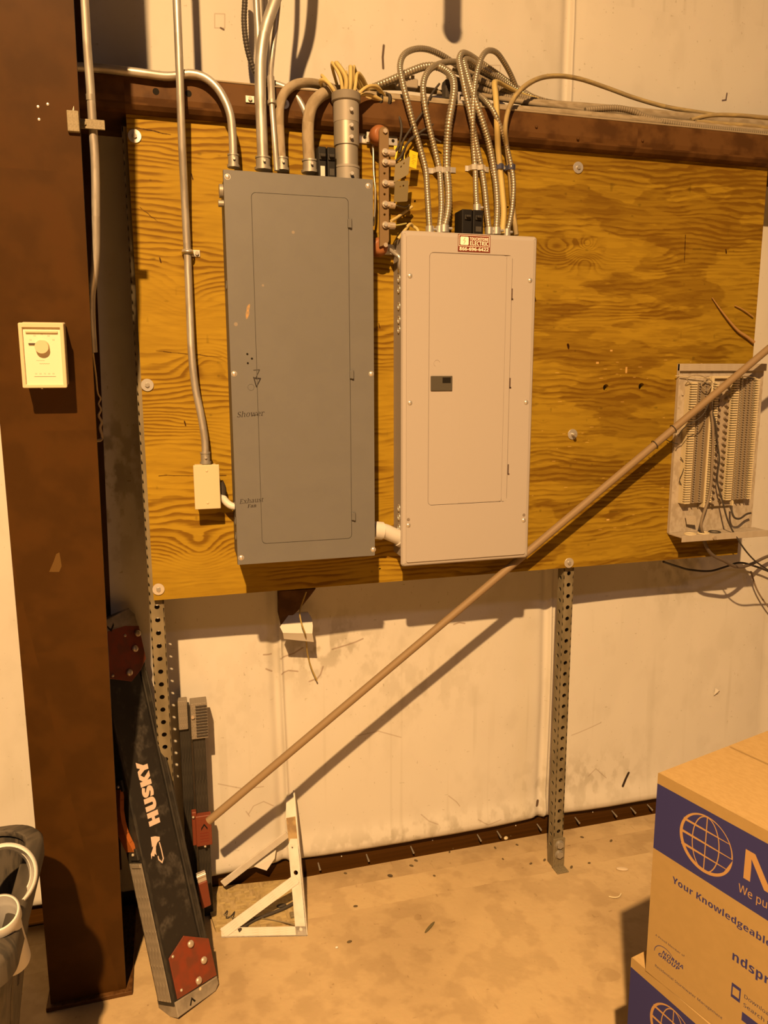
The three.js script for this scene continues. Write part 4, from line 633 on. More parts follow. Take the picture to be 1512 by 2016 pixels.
mc([[0.7725, 1.9841, 0.05], [0.7812, 2.0436, 0.04], [0.7829, 2.0965, 0.03], [0.7826, 2.1434, 0.018], [0.7672, 2.191, 0.024], [0.744, 2.239, 0.045], [0.7269, 2.2881, 0.058], [0.7252, 2.3323, 0.05], [0.7415, 2.3704, 0.03], [0.7768, 2.4035, 0], [0.8216, 2.4269, -0.03], [0.8736, 2.4401, -0.06], [0.934, 2.4325, -0.08], [1.0276, 2.4088, -0.1]], 0.0078, 'second flexible cable of the beige panel, looping over the girt');
mc([[0.7852, 1.9872, 0.05], [0.7998, 2.0382, 0.04], [0.8044, 2.0914, 0.03], [0.8032, 2.1442, 0.02], [0.7988, 2.1979, 0.03], [0.7944, 2.2523, 0.055], [0.8016, 2.2999, 0.06], [0.8091, 2.3375, 0.05], [0.8108, 2.3685, 0.03], [0.8013, 2.3902, 0.01], [0.7814, 2.4032, -0.005], [0.7523, 2.4021, -0.01], [0.7204, 2.3905, -0.01], [0.6874, 2.3758, -0.015], [0.6504, 2.3594, -0.02], [0.619, 2.3497, -0.04], [0.5762, 2.34, -0.06]], 0.0098, 'thick shiny flexible cable arching left over the girt', mFlex, 0.0075);
mc([[0.8779, 2.0442, 0.05], [0.8825, 2.0895, 0.03], [0.8842, 2.1499, 0.018], [0.8756, 2.205, 0.024], [0.8597, 2.2514, 0.055], [0.858, 2.3041, 0.062], [0.8656, 2.3555, 0.055], [0.8809, 2.4008, 0.04], [0.9015, 2.4355, 0.02], [0.9256, 2.4549, 0], [0.9564, 2.4591, -0.02], [0.9904, 2.4462, -0.045], [1.0223, 2.4271, -0.07], [1.0479, 2.4047, -0.09], [1.0706, 2.3865, -0.11]], 0.0072, 'tall looping flexible cable rising behind the lying breaker');
mc([[0.9142, 1.9879, 0.05], [0.9119, 2.0514, 0.035], [0.9092, 2.105, 0.025], [0.9024, 2.1537, 0.018], [0.8816, 2.2102, 0.03], [0.8532, 2.2684, 0.058], [0.8375, 2.3212, 0.06], [0.828, 2.3778, 0.05], [0.8298, 2.4114, 0.03], [0.8444, 2.4358, 0.01], [0.8749, 2.4472, -0.02], [0.921, 2.4437, -0.05], [0.975, 2.4291, -0.07], [1.0384, 2.4091, -0.09], [1.1068, 2.3865, -0.1]], 0.0078, 'flexible cable curling over just right of the lying breaker');
mc([[0.9348, 1.9888, 0.05], [0.9416, 2.0524, 0.038], [0.9432, 2.107, 0.025], [0.9377, 2.156, 0.018], [0.9179, 2.2128, 0.03], [0.8873, 2.2597, 0.055], [0.8665, 2.2988, 0.062], [0.8538, 2.344, 0.05], [0.8485, 2.389, 0.03], [0.8504, 2.4181, 0.01], [0.8751, 2.4336, -0.02], [0.9288, 2.428, -0.05], [1.0028, 2.413, -0.08], [1.0909, 2.3878, -0.1]], 0.0086, 'thicker ribbed flexible cable beside the flat cream cable');
mc([[0.9661, 1.9863, 0.05], [0.9805, 2.0341, 0.042], [0.9885, 2.0815, 0.035], [0.9912, 2.1217, 0.03], [0.9895, 2.1558, 0.022], [0.9694, 2.2102, 0.03], [0.9365, 2.2504, 0.058], [0.9134, 2.2832, 0.066], [0.9027, 2.308, 0.05], [0.9008, 2.3308, 0.02], [0.9028, 2.3512, -0.02], [0.9044, 2.3679, -0.06]], 0.0066, 'rightmost flexible cable with a coupling below the dark strap');
single('cream_cable', tube([[0.9527, 1.9857, 0.05], [0.9604, 2.04, 0.04], [0.9612, 2.1015, 0.025], [0.958, 2.1552, 0.016], [0.9445, 2.202, 0.03], [0.9269, 2.2491, 0.06], [0.9236, 2.2914, 0.062], [0.9251, 2.3321, 0.05], [0.9304, 2.3636, 0.03], [0.9507, 2.3804, 0], [1.0003, 2.3841, -0.04], [1.0812, 2.3807, -0.08], [1.1874, 2.376, -0.1]], 0.0088, { flat: 0.6, step: 0.006 }), mRomex, [0.9527, 1.9857, 0.05], 'flat cream cable standing upright between the flexible cables', 'cable');
single('cream_cable', tube([[0.997, 1.9845, 0.045], [0.9947, 2.023, 0.035], [0.9943, 2.0718, 0.02], [0.9883, 2.1516, 0.012], [0.9694, 2.2102, 0.03], [0.9502, 2.2447, 0.06], [0.954, 2.2869, 0.065], [0.9787, 2.3282, 0.05], [1.0258, 2.3719, 0.02], [1.0901, 2.4101, -0.02], [1.158, 2.4311, -0.05], [1.2383, 2.4414, -0.08], [1.3414, 2.4331, -0.1], [1.4358, 2.4138, -0.1], [1.5341, 2.3954, -0.09], [1.6517, 2.3852, -0.08], [1.7716, 2.3778, -0.07], [1.9706, 2.3704, -0.06], [2.6783, 2.3642, -0.06]], 0.0068, { flat: 0.75, step: 0.008 }), mRomexDusty, [0.997, 1.9845, 0.045], 'long cream cable arching right along the top of the girt', 'cable');
// straps over the cables
function strap(a, b, humps, mat, label) {
  const [x0, y] = a, x1 = b[0], t = thing('cable_strap', [(x0 + x1) / 2, y, 0], label, 'strap');
  const pts = [[x0, y, 0.002]]; for (const [h, z] of humps) pts.push([h - 0.013, y, 0.003], [h - 0.009, y, z * 0.75], [h, y, z], [h + 0.009, y, z * 0.75], [h + 0.013, y, 0.003]); pts.push([x1, b[1], 0.002]);
  const n = pts.length, pos = [], g = [];
  for (let i = 0; i < n - 1; i++) { const p = pts[i], q = pts[i + 1], L = Math.hypot(q[0] - p[0], q[2] - p[2]); if (L < 1e-4) continue; g.push(new THREE.BoxGeometry(L + 0.002, 0.0135, 0.0016).rotateY(-Math.atan2(q[2] - p[2], q[0] - p[0])).translate((p[0] + q[0]) / 2, (p[1] + q[1]) / 2, (p[2] + q[2]) / 2)); }
  part('band', merge(g), mat, t);
  const sx = humps.length > 1 ? (humps[0][0] + humps[1][0]) / 2 : x0 + 0.004; part('screw_head', cyl([sx, y, 0.002], [sx, y, 0.008], 0.0045, 6), mZincDull, t);
}
strap([0.7463, 2.1443, 0.004], [0.8337, 2.1564, 0.004], [[[0.7819, 2.1429, 0.02][0], 0.028], [[0.8032, 2.1468, 0.02][0], 0.032]], mZinc, 'bright strap across the left group of flexible cables');
strap([0.8628, 2.157, 0.004], [0.929, 2.1587, 0.004], [[[0.8833, 2.1494, 0.02][0], 0.027], [[0.9015, 2.1531, 0.02][0], 0.028]], mZinc, 'bright strap left of the flat cream cable');
strap([0.9468, 2.1638, 0.004], [1.0054, 2.1637, 0.004], [[[0.9562, 2.1541, 0.02][0], 0.026], [[0.989, 2.1562, 0.02][0], 0.03]], M(0.05, 0.055, 0.11, 0.5), 'dark blue strap over the flat cream cable');
// heap of dusty cables lying in the girt behind the loops
for (let i = 0; i < 9; i++) {
  const k = i / 8, dy = rr(-4, 4);
  const pts = [
    [[0.8451, 2.418, -0.1], [0.9243, 2.4092, -0.11], [1.0047, 2.3935, -0.1], [1.0863, 2.3776, -0.09], [1.1984, 2.3711, -0.09], [1.3529, 2.3749, -0.1]], [[0.8233, 2.3812, -0.08], [0.8933, 2.3842, -0.07], [0.984, 2.3716, -0.07], [1.0926, 2.3587, -0.07], [1.2256, 2.3623, -0.08], [1.4428, 2.3597, -0.08]],
    [[0.8822, 2.4568, -0.12], [0.9432, 2.4379, -0.12], [1.0166, 2.411, -0.11], [1.1279, 2.3861, -0.11], [1.331, 2.3846, -0.12]], [[0.8669, 2.3964, -0.06], [0.9299, 2.3759, -0.05], [1.0055, 2.362, -0.05], [1.119, 2.3565, -0.06], [1.269, 2.3575, -0.07]], [[0.8017, 2.36, -0.06], [0.8963, 2.3569, -0.04], [1.0163, 2.352, -0.04], [1.1297, 2.3504, -0.05], [1.3291, 2.3526, -0.06]],
    [[0.9125, 2.4772, -0.14], [0.9781, 2.4485, -0.13], [1.0684, 2.4083, -0.12], [1.1817, 2.3844, -0.12], [1.3709, 2.3882, -0.13]], [[0.8598, 2.4348, -0.1], [0.9386, 2.413, -0.09], [1.0289, 2.3869, -0.085], [1.142, 2.3731, -0.09], [1.3362, 2.3721, -0.1]], [[0.9036, 2.41, -0.06], [0.9693, 2.3862, -0.055], [1.0561, 2.3695, -0.06], [1.1663, 2.3605, -0.06], [1.3853, 2.3575, -0.07]], [[0.8488, 2.3686, -0.05], [0.9387, 2.354, -0.035], [1.0599, 2.3477, -0.035], [1.1876, 2.3469, -0.04], [1.4065, 2.3465, -0.05]]][i];
  single('dusty_cable', (i % 2 ? flex(pts, rr(0.0065, 0.0085)) : tube(pts, rr(0.006, 0.009), { step: 0.01 })), i % 2 ? mFlexDusty : mDusty, pts[0], 'dusty cable lying in the heap behind the looping cables', 'cable', 'dusty cables heaped on the girt');
}
// long runs along the girt to both sides
const run = (pts0, r, mat, label, cat, fx) => { const q = pts0[pts0.length - 1], pts = q[0] > 1.85 ? [...pts0, [3.4, q[1], q[2]]] : pts0; return single(cat === 'conduit' ? 'conduit' : 'dusty_cable', fx ? flex(pts, r) : tube(pts, r, { step: 0.012 }), mat, pts[0], label, cat); };
run([[0.5598, 2.313, 0.005], [0.6666, 2.3118, 0.008], [0.7775, 2.3115, 0.008], [0.9209, 2.3113, 0.008], [1.1004, 2.3148, 0.008], [1.3696, 2.317, 0.008], [1.6231, 2.3181, 0.008], [1.9872, 2.3178, 0.008]], 0.0115, mDusty, 'dusty conduit lying along the girt edge behind the cables', 'conduit');
run([[1.0519, 2.3477, -0.05], [1.2412, 2.3531, -0.05], [1.491, 2.3547, -0.05], [1.7568, 2.355, -0.05], [2.04, 2.3568, -0.05]], 0.016, mDusty, 'thick dusty conduit lying against the wall on the girt', 'conduit');
run([[1.2161, 2.332, 0], [1.259, 2.3389, 0.002], [1.3137, 2.3442, 0.004], [1.3614, 2.3396, 0.006], [1.4052, 2.3266, 0.008], [1.4579, 2.3176, 0.012], [1.5469, 2.3107, 0.018], [1.6842, 2.3098, 0.02], [1.9767, 2.3066, 0.02]], 0.0085, mFlexDusty, 'dusty ribbed cable snaking along the girt at the right', 'cable', true);
run([[1.5588, 2.3346, 0], [1.6266, 2.3524, 0], [1.7142, 2.3595, 0], [1.8041, 2.3613, 0], [1.9899, 2.3634, 0]], 0.006, mRomexDusty, 'dusty tan cable lifting off the girt at far right', 'cable');
run([[1.5689, 2.327, 0.01], [1.6715, 2.3291, 0.012], [1.7964, 2.3305, 0.012], [1.9818, 2.3307, 0.012]], 0.0065, mRomexDusty, 'dusty tan cable resting on the girt at far right', 'cable');
run([[0.4862, 2.3145, -0.02], [0.5687, 2.3346, -0.03], [0.6231, 2.3468, -0.03], [0.6983, 2.3601, -0.05], [0.8088, 2.3696, -0.08]], 0.008, mRomexDusty, 'dusty cream cable running right from the conduit stub', 'cable');
run([[0.5625, 2.3013, 0.02], [0.5996, 2.299, 0.03], [0.6397, 2.2965, 0.03], [0.6766, 2.2956, 0.02]], 0.007, mRomexDusty, 'tan cable bound by black bands beside the conduit stub', 'cable');
for (const [u, l] of [[746, 'black band round the dusty conduits nearest the stub'], [765, 'black band round the dusty conduits right of its twin']]) { const a = u === 746 ? [[0.6145, 2.3178, 0.02], [0.6185, 2.3113, 0.034], [0.6187, 2.2958, 0.038], [0.6169, 2.2862, 0.03], [0.6117, 2.2864, 0.02]] : [[0.6387, 2.3176, 0.02], [0.6413, 2.3097, 0.034], [0.6414, 2.2954, 0.038], [0.6397, 2.2857, 0.03], [0.6345, 2.286, 0.02]]; single('tie_band', tube(a, 0.005, { flat: 0.4 }), mBlackWire, a[0], l, 'cable tie'); }
{ // small clips screwed to the girt
  for (const [q, l] of [[[0.2888, 2.2679, 0.036], 'small bright clip on the girt left of the thick conduit'], [[0.3725, 2.2647, 0.036], 'round pale washer on the girt behind the hooked conduit']]) {
    const t = thing('girt_clip', q, l, 'clip'); part('plate', l.includes('round') ? cyl(q, [q[0], q[1], q[2] + 0.003], 0.0115, 20) : box(q[0] - 0.0105, q[0] + 0.0105, q[1] - 0.008, q[1] + 0.008, q[2] - 0.0005, q[2] + 0.003, 0.001), mZinc, t);
    part('screw_head', cyl([q[0], q[1], q[2] + 0.003], [q[0], q[1], q[2] + 0.008], 0.005, 6), mZincDull, t);
  }
  const q = [0.8408, 2.3219, 0.02], t = thing('square_clip', q, 'small square metal clip on the dusty conduit', 'clip'); const s = rrect(-0.014, -0.014, 0.014, 0.014, 0.002); s.holes.push(rrect(-0.008, -0.008, 0.008, 0.008, 0.001, THREE.Path)); part('frame', extrude(s, 0.003, q[2] + 0.006).translate(q[0], q[1], 0), mZinc, t);
  const f = [0.706, 2.3629, -0.03], c = thing('cable_connector_box', f, 'small grey connector fitting behind the looping cables', 'fitting');
  part('block', box(f[0] - 0.03, f[0] + 0.03, f[1] - 0.012, f[1] + 0.012, f[2] - 0.02, f[2] + 0.01, 0.004), M(0.33, 0.29, 0.24, 0.7), c); part('prong', merge([box(f[0] - 0.002, f[0] + 0.008, f[1] + 0.01, f[1] + 0.026, f[2] - 0.006, f[2] + 0.002, 0.001), box(f[0] + 0.014, f[0] + 0.022, f[1] + 0.01, f[1] + 0.022, f[2] - 0.006, f[2] + 0.002, 0.001)]), mDusty, c);
  const e = [0.8301, 2.3585, -0.02], d = thing('black_fitting', e, 'small dark square fitting among the heaped cables', 'fitting'); part('block', box(e[0] - 0.022, e[0] + 0.022, e[1] - 0.028, e[1] + 0.02, e[2] - 0.02, e[2] + 0.01, 0.003), mBlackWire, d);
  part('nut', cyl([e[0] - 0.005, e[1], e[2] + 0.01], [e[0] - 0.005, e[1], e[2] + 0.016], 0.009, 6), mBlack, d);
}
// rope-like bead of sealant hanging at the column, and stray roots on the plywood
single('sealant_bead', tube([[-0.1021, 1.6657, 0.1], [-0.1045, 1.6119, 0.02], [-0.1061, 1.5678, -0.03], [-0.1023, 1.5545, -0.05], [-0.108, 1.5418, -0.05], [-0.1028, 1.5276, -0.05], [-0.1099, 1.5123, -0.05], [-0.1035, 1.4967, -0.05], [-0.1082, 1.4812, -0.05], [-0.1046, 1.4604, -0.05], [-0.1063, 1.4526, -0.05], [-0.1183, 1.4534, 0.02]], (s, L) => 0.0022 + 0.0018 * sstep(0.5, 0.75, s / L), { step: 0.006 }), M(0.5, 0.4, 0.26, 0.8), [-0.1063, 1.4526, -0.05], 'twisted tan sealant strand hanging beside the column', 'strand');
single('dried_root', tube([[1.67, 1.8395, 0.004], [1.6905, 1.8158, 0.006], [1.7129, 1.792, 0.008], [1.7432, 1.7637, 0.008], [1.7734, 1.7397, 0.008], [1.8031, 1.7247, 0.008], [1.8312, 1.7079, 0.008]], (s, L) => 0.0014 + 0.0042 * s / L), M(0.34, 0.2, 0.07, 0.8), [1.8312, 1.7079, 0.008], 'dried tan root stuck on the plywood above the terminal box', 'root');
single('dried_root', tube([[1.7548, 1.8173, 0.004], [1.782, 1.807, 0.006], [1.8236, 1.7849, 0.006]], 0.002), M(0.34, 0.2, 0.07, 0.8), [1.7548, 1.8173, 0.004], 'short dried root at the right plywood edge', 'root');
// ---------------------------------------------------------------- telephone terminal box at the right
{
  const bk = 0.004, a = [1.5641, 1.6425, 0.004], b = [1.8785, 1.1103, 0.004], x0 = a[0], x1 = b[0] + 0.004, y1 = a[1], y0 = [1.6048, 1.1164, 0.004][1];
  const t = thing('terminal_box', [(x0 + x1) / 2, y0, 0], 'open grey telephone terminal box at the right plywood edge', 'terminal box');
  const mTray = new THREE.MeshStandardMaterial({ map: rep(mottled([0.42, 0.37, 0.31], [0.33, 0.28, 0.22], 9, 161), 4, 4), roughness: 0.55 });
  part('back_plate', box(x0, x1, y0, y1, 0.0, bk, 0.001), mTray, t);
  part('top_lip', box(x0, x1, y1 - 0.022, y1, bk, 0.014, 0.001), mTray, t);
  part('bottom_shelf', box(x0 + 0.002, x1 + 0.012, y0 - 0.004, y0, 0.0, 0.072, 0.001), mTray, t, 'bent shelf at the bottom');
  part('shelf_lip', box(x0 + 0.002, x1 + 0.014, y0 - 0.016, y0 + 0.004, 0.07, 0.0735, 0.001), mTray, t);
  part('side_lip', box(x0, x0 + 0.002, y0, y1, bk, 0.012), mTray, t);
  const zt = 0.034;
  // terminal blocks, measured at their front faces
  const L0 = [1.5946, 1.5877, 0.036], L1 = [1.6951, 1.2119, 0.036], C0 = [1.6688, 1.6056, 0.03], C1 = [1.7874, 1.1966, 0.03], R0 = [1.7478, 1.5976, 0.036], R1 = [1.8445, 1.2162, 0.036];
  const blockPart = (name, p, q, cols) => {
    const bx = part(name, box(p[0], q[0], q[1], p[1], bk, 0.024, 0.001), mIvory, t), w = q[0] - p[0], h = p[1] - q[1], n = 50, teeth = [], pins = [];
    for (let i = 0; i < n; i++) {
      const y = q[1] + h * (i + 0.5) / n;
      teeth.push(box(p[0], p[0] + w * 0.2, y - h / n * 0.32, y + h / n * 0.32, 0.024, 0.036), box(q[0] - w * 0.14, q[0], y - h / n * 0.32, y + h / n * 0.32, 0.024, 0.034));
      for (let k = 0; k < cols; k++) { const x = p[0] + w * (0.34 + 0.46 * k / (cols - 1)); pins.push(box(x - 0.0013, x + 0.0013, y - 0.0014, y + 0.0014, 0.024, 0.0345)); }
    }
    const a_ = part('comb', merge(teeth), mIvory, bx); a_.userData.kind = 'stuff';
    const b_ = part('contact_pins', merge(pins), mZinc, bx); b_.userData.kind = 'stuff';
    part('pin_bed', box(p[0] + w * 0.24, q[0] - w * 0.17, q[1] + 0.001, p[1] - 0.001, 0.0235, 0.0255), M(0.2, 0.155, 0.1, 0.7), bx);  // brown bed, its tone also carries the shade of the recess between pins
  };
  blockPart('left_block', L0, L1, 3); blockPart('right_block', R0, R1, 4);
  part('centre_strip', box(C0[0], C1[0], C1[1], C0[1], bk, 0.016, 0.001), M(0.34, 0.29, 0.23, 0.7), t);
  part('strip_rail', box(C0[0] + 0.002, C0[0] + 0.011, C1[1], C0[1], 0.016, 0.03, 0.001), mIvory, t); part('strip_rail', box(C1[0] - 0.006, C1[0], C1[1], C0[1], 0.016, 0.026, 0.001), mIvory, t);
  part('strip_rail', box(C0[0] + 0.01, C1[0] - 0.005, C0[1] - 0.008, C0[1], 0.016, 0.027, 0.001), mIvory, t);
  const peg = cyl([0, 0, 0], [0, 0.002, 0.013], 0.0055, 10, 0.0048), xs = [0.28, 0.52, 0.76];
  for (let i = 0; i < 19; i++) for (let k = 0; k < 3; k++) shared('peg', peg, M0(), t, [C0[0] + (C1[0] - C0[0]) * (xs[k] + 0.05), C1[1] + 0.012 + (C0[1] - C1[1] - 0.03) * (i + (k * 0.37) % 1) / 19, 0.016]);
  function M0() { return M0.m || (M0.m = M(0.27, 0.22, 0.17, 0.7)); }
  const grom = new THREE.TorusGeometry(0.0165, 0.0028, 8, 24).rotateX(Math.PI / 2);
  for (const [q, m] of [[[x0 + 0.055, y0 + 0.001, 0.042], mIvory], [[x0 + 0.105, y0 + 0.001, 0.04], mIvory], [[x0 + 0.15, y0 + 0.001, 0.036], mBlackWire]]) shared('grommet', grom, m, t, q);
  part('shelf_screw', cyl([x0 + 0.118, y0 - 0.008, 0.073], [x0 + 0.118, y0 - 0.008, 0.08], 0.006, 10), mLug, t);
  const rv = new THREE.SphereGeometry(0.0035, 8, 6); for (const q of [[1.5859, 1.5491, 0.006], [1.6093, 1.2373, 0.006]]) shared('rivet', rv, mTray, t, q);
  part('card', framed(box(0, 0.032, 0, 0.03, 0, 0.0008), [1.6238, 1.1439, 0.016], [1, -0.1, 0.3], [-0.25, 1, 0]), mTray, t, 'bent metal tab above the shelf');
  // wires of this box
  const wire = (pts, r, mat, label) => single('terminal_wire', tube(pts, r, { step: 0.007, sides: 8 }), mat, pts[0], label, 'wire');
  wire([[1.6656, 1.5044, 0.04], [1.6754, 1.4676, 0.05], [1.6922, 1.4045, 0.045], [1.7044, 1.3489, 0.045], [1.7024, 1.2853, 0.045], [1.7227, 1.2209, 0.05], [1.7455, 1.1484, 0.06], [1.7827, 1.0837, 0.075], [1.8434, 1.03, 0.06], [1.9672, 0.9659, 0], [2.1716, 0.8742, -0.1]], 0.0026, mBlackWire, 'dark wire drooping in front of the terminal box to lower right');
  wire([[1.6601, 1.5261, 0.04], [1.6771, 1.436, 0.042], [1.6813, 1.3415, 0.042], [1.6829, 1.2777, 0.042], [1.6739, 1.2224, 0.045], [1.6551, 1.1759, 0.05], [1.6502, 1.1438, 0.05], [1.6637, 1.1177, 0.045]], 0.0045, M(0.2, 0.16, 0.12, 0.7), 'grey brown wire bundle between the terminal blocks');
  wire([[1.6637, 1.1177, 0.045], [1.6821, 1.0817, 0.035], [1.7201, 1.0427, 0.02], [1.7879, 1.0098, 0], [1.8659, 0.9764, -0.03], [1.9613, 0.9647, -0.08], [2.1021, 0.9696, -0.15], [2.2259, 0.985, -0.17]], 0.0055, M(0.13, 0.1, 0.08, 0.6), 'thick dark cable leaving the bottom of the terminal box');
  wire([[1.5802, 1.0141, -0.03], [1.6803, 0.9765, -0.1], [1.7732, 0.9458, -0.14], [1.8651, 0.933, -0.15], [1.9171, 0.942, -0.15], [1.9799, 0.954, -0.15], [2.0667, 0.9305, -0.16], [2.1684, 0.8903, -0.17]], 0.0036, mBlackWire, 'black cable sagging below the plywood at right');
  wire([[1.7757, 1.1972, 0.03], [1.7709, 1.1794, 0.04], [1.7779, 1.1619, 0.045], [1.7976, 1.1575, 0.045], [1.8279, 1.1699, 0.04], [1.8477, 1.1713, 0.035]], 0.0032, mBlackWire, 'short looped wire at the lower right of the terminal box');
  wire([[1.5884, 1.3573, 0.012], [1.597, 1.3341, 0.02], [1.5918, 1.3107, 0.022], [1.587, 1.2862, 0.016], [1.6043, 1.2535, 0.016], [1.6117, 1.2203, 0.012]], 0.0013, mBlackWire, 'thin loose wire on the left edge of the terminal box');
  wire([[1.6038, 1.5754, 0.03], [1.5785, 1.5984, 0.03], [1.6061, 1.6089, 0.04], [1.6362, 1.5997, 0.044], [1.6591, 1.5874, 0.044], [1.6457, 1.5631, 0.045], [1.623, 1.5785, 0.04], [1.6467, 1.5935, 0.036]], 0.0016, M(0.3, 0.25, 0.18, 0.6), 'tangle of thin wire at the top of the left block');
  wire([[1.5519, 1.606, 0.012], [1.6736, 1.5995, 0.02], [1.7579, 1.6038, 0.03], [1.8056, 1.602, 0.036], [1.8248, 1.5989, 0.036]], 0.0014, mIvory, 'straight thin rod across the top of the terminal box');
  wire([[2.0509, 0.9124, -0.17], [2.0885, 0.842, -0.175], [2.127, 0.7909, -0.175], [2.19, 0.7272, -0.175]], 0.003, M(0.22, 0.17, 0.13, 0.7), 'thin cable trailing down the wall at right');
}
// ---------------------------------------------------------------- leaning wooden pole
{
  const A = [0.112, 0.389, 0.03], B = [2.4856, 2.1943, 0.11], at = (k) => A.map((v, i) => v + (B[i] - v) * k);
  const t = thing('wooden_pole', A, 'long thin wooden pole leaning diagonally across the wall', 'pole');
  part('shaft', cyl(A, B, 0.0112, 20, 0.0108), mPole, t);
  const d = V(B).sub(V(A)).normalize();
  const loop = (k, r) => new THREE.TorusGeometry(r, 0.0012, 6, 24).applyQuaternion(new THREE.Quaternion().setFromUnitVectors(new THREE.Vector3(0, 0, 1), d.clone().add(new THREE.Vector3(0.25, 0.1, 0.1)).normalize())).translate(...at(k));
  for (const k of [0.563, 0.588]) part('wire_loop', loop(k, 0.0135), mBlackWire, t);
  part('wire_tail', tube([[1.6071, 1.5243, 0.1], [1.5933, 1.4944, 0.098], [1.5706, 1.4752, 0.095], [1.5475, 1.46, 0.085], [1.5389, 1.4411, 0.07], [1.5404, 1.4251, 0.06]], 0.0016, { sides: 6 }), mBlackWire, t);
  part('wire_tail', tube([[1.4495, 1.4104, 0.075], [1.4714, 1.4208, 0.08], [1.5203, 1.4095, 0.05], [1.5609, 1.4006, 0.03]], 0.0012, { sides: 6 }), mBlackWire, t);
}
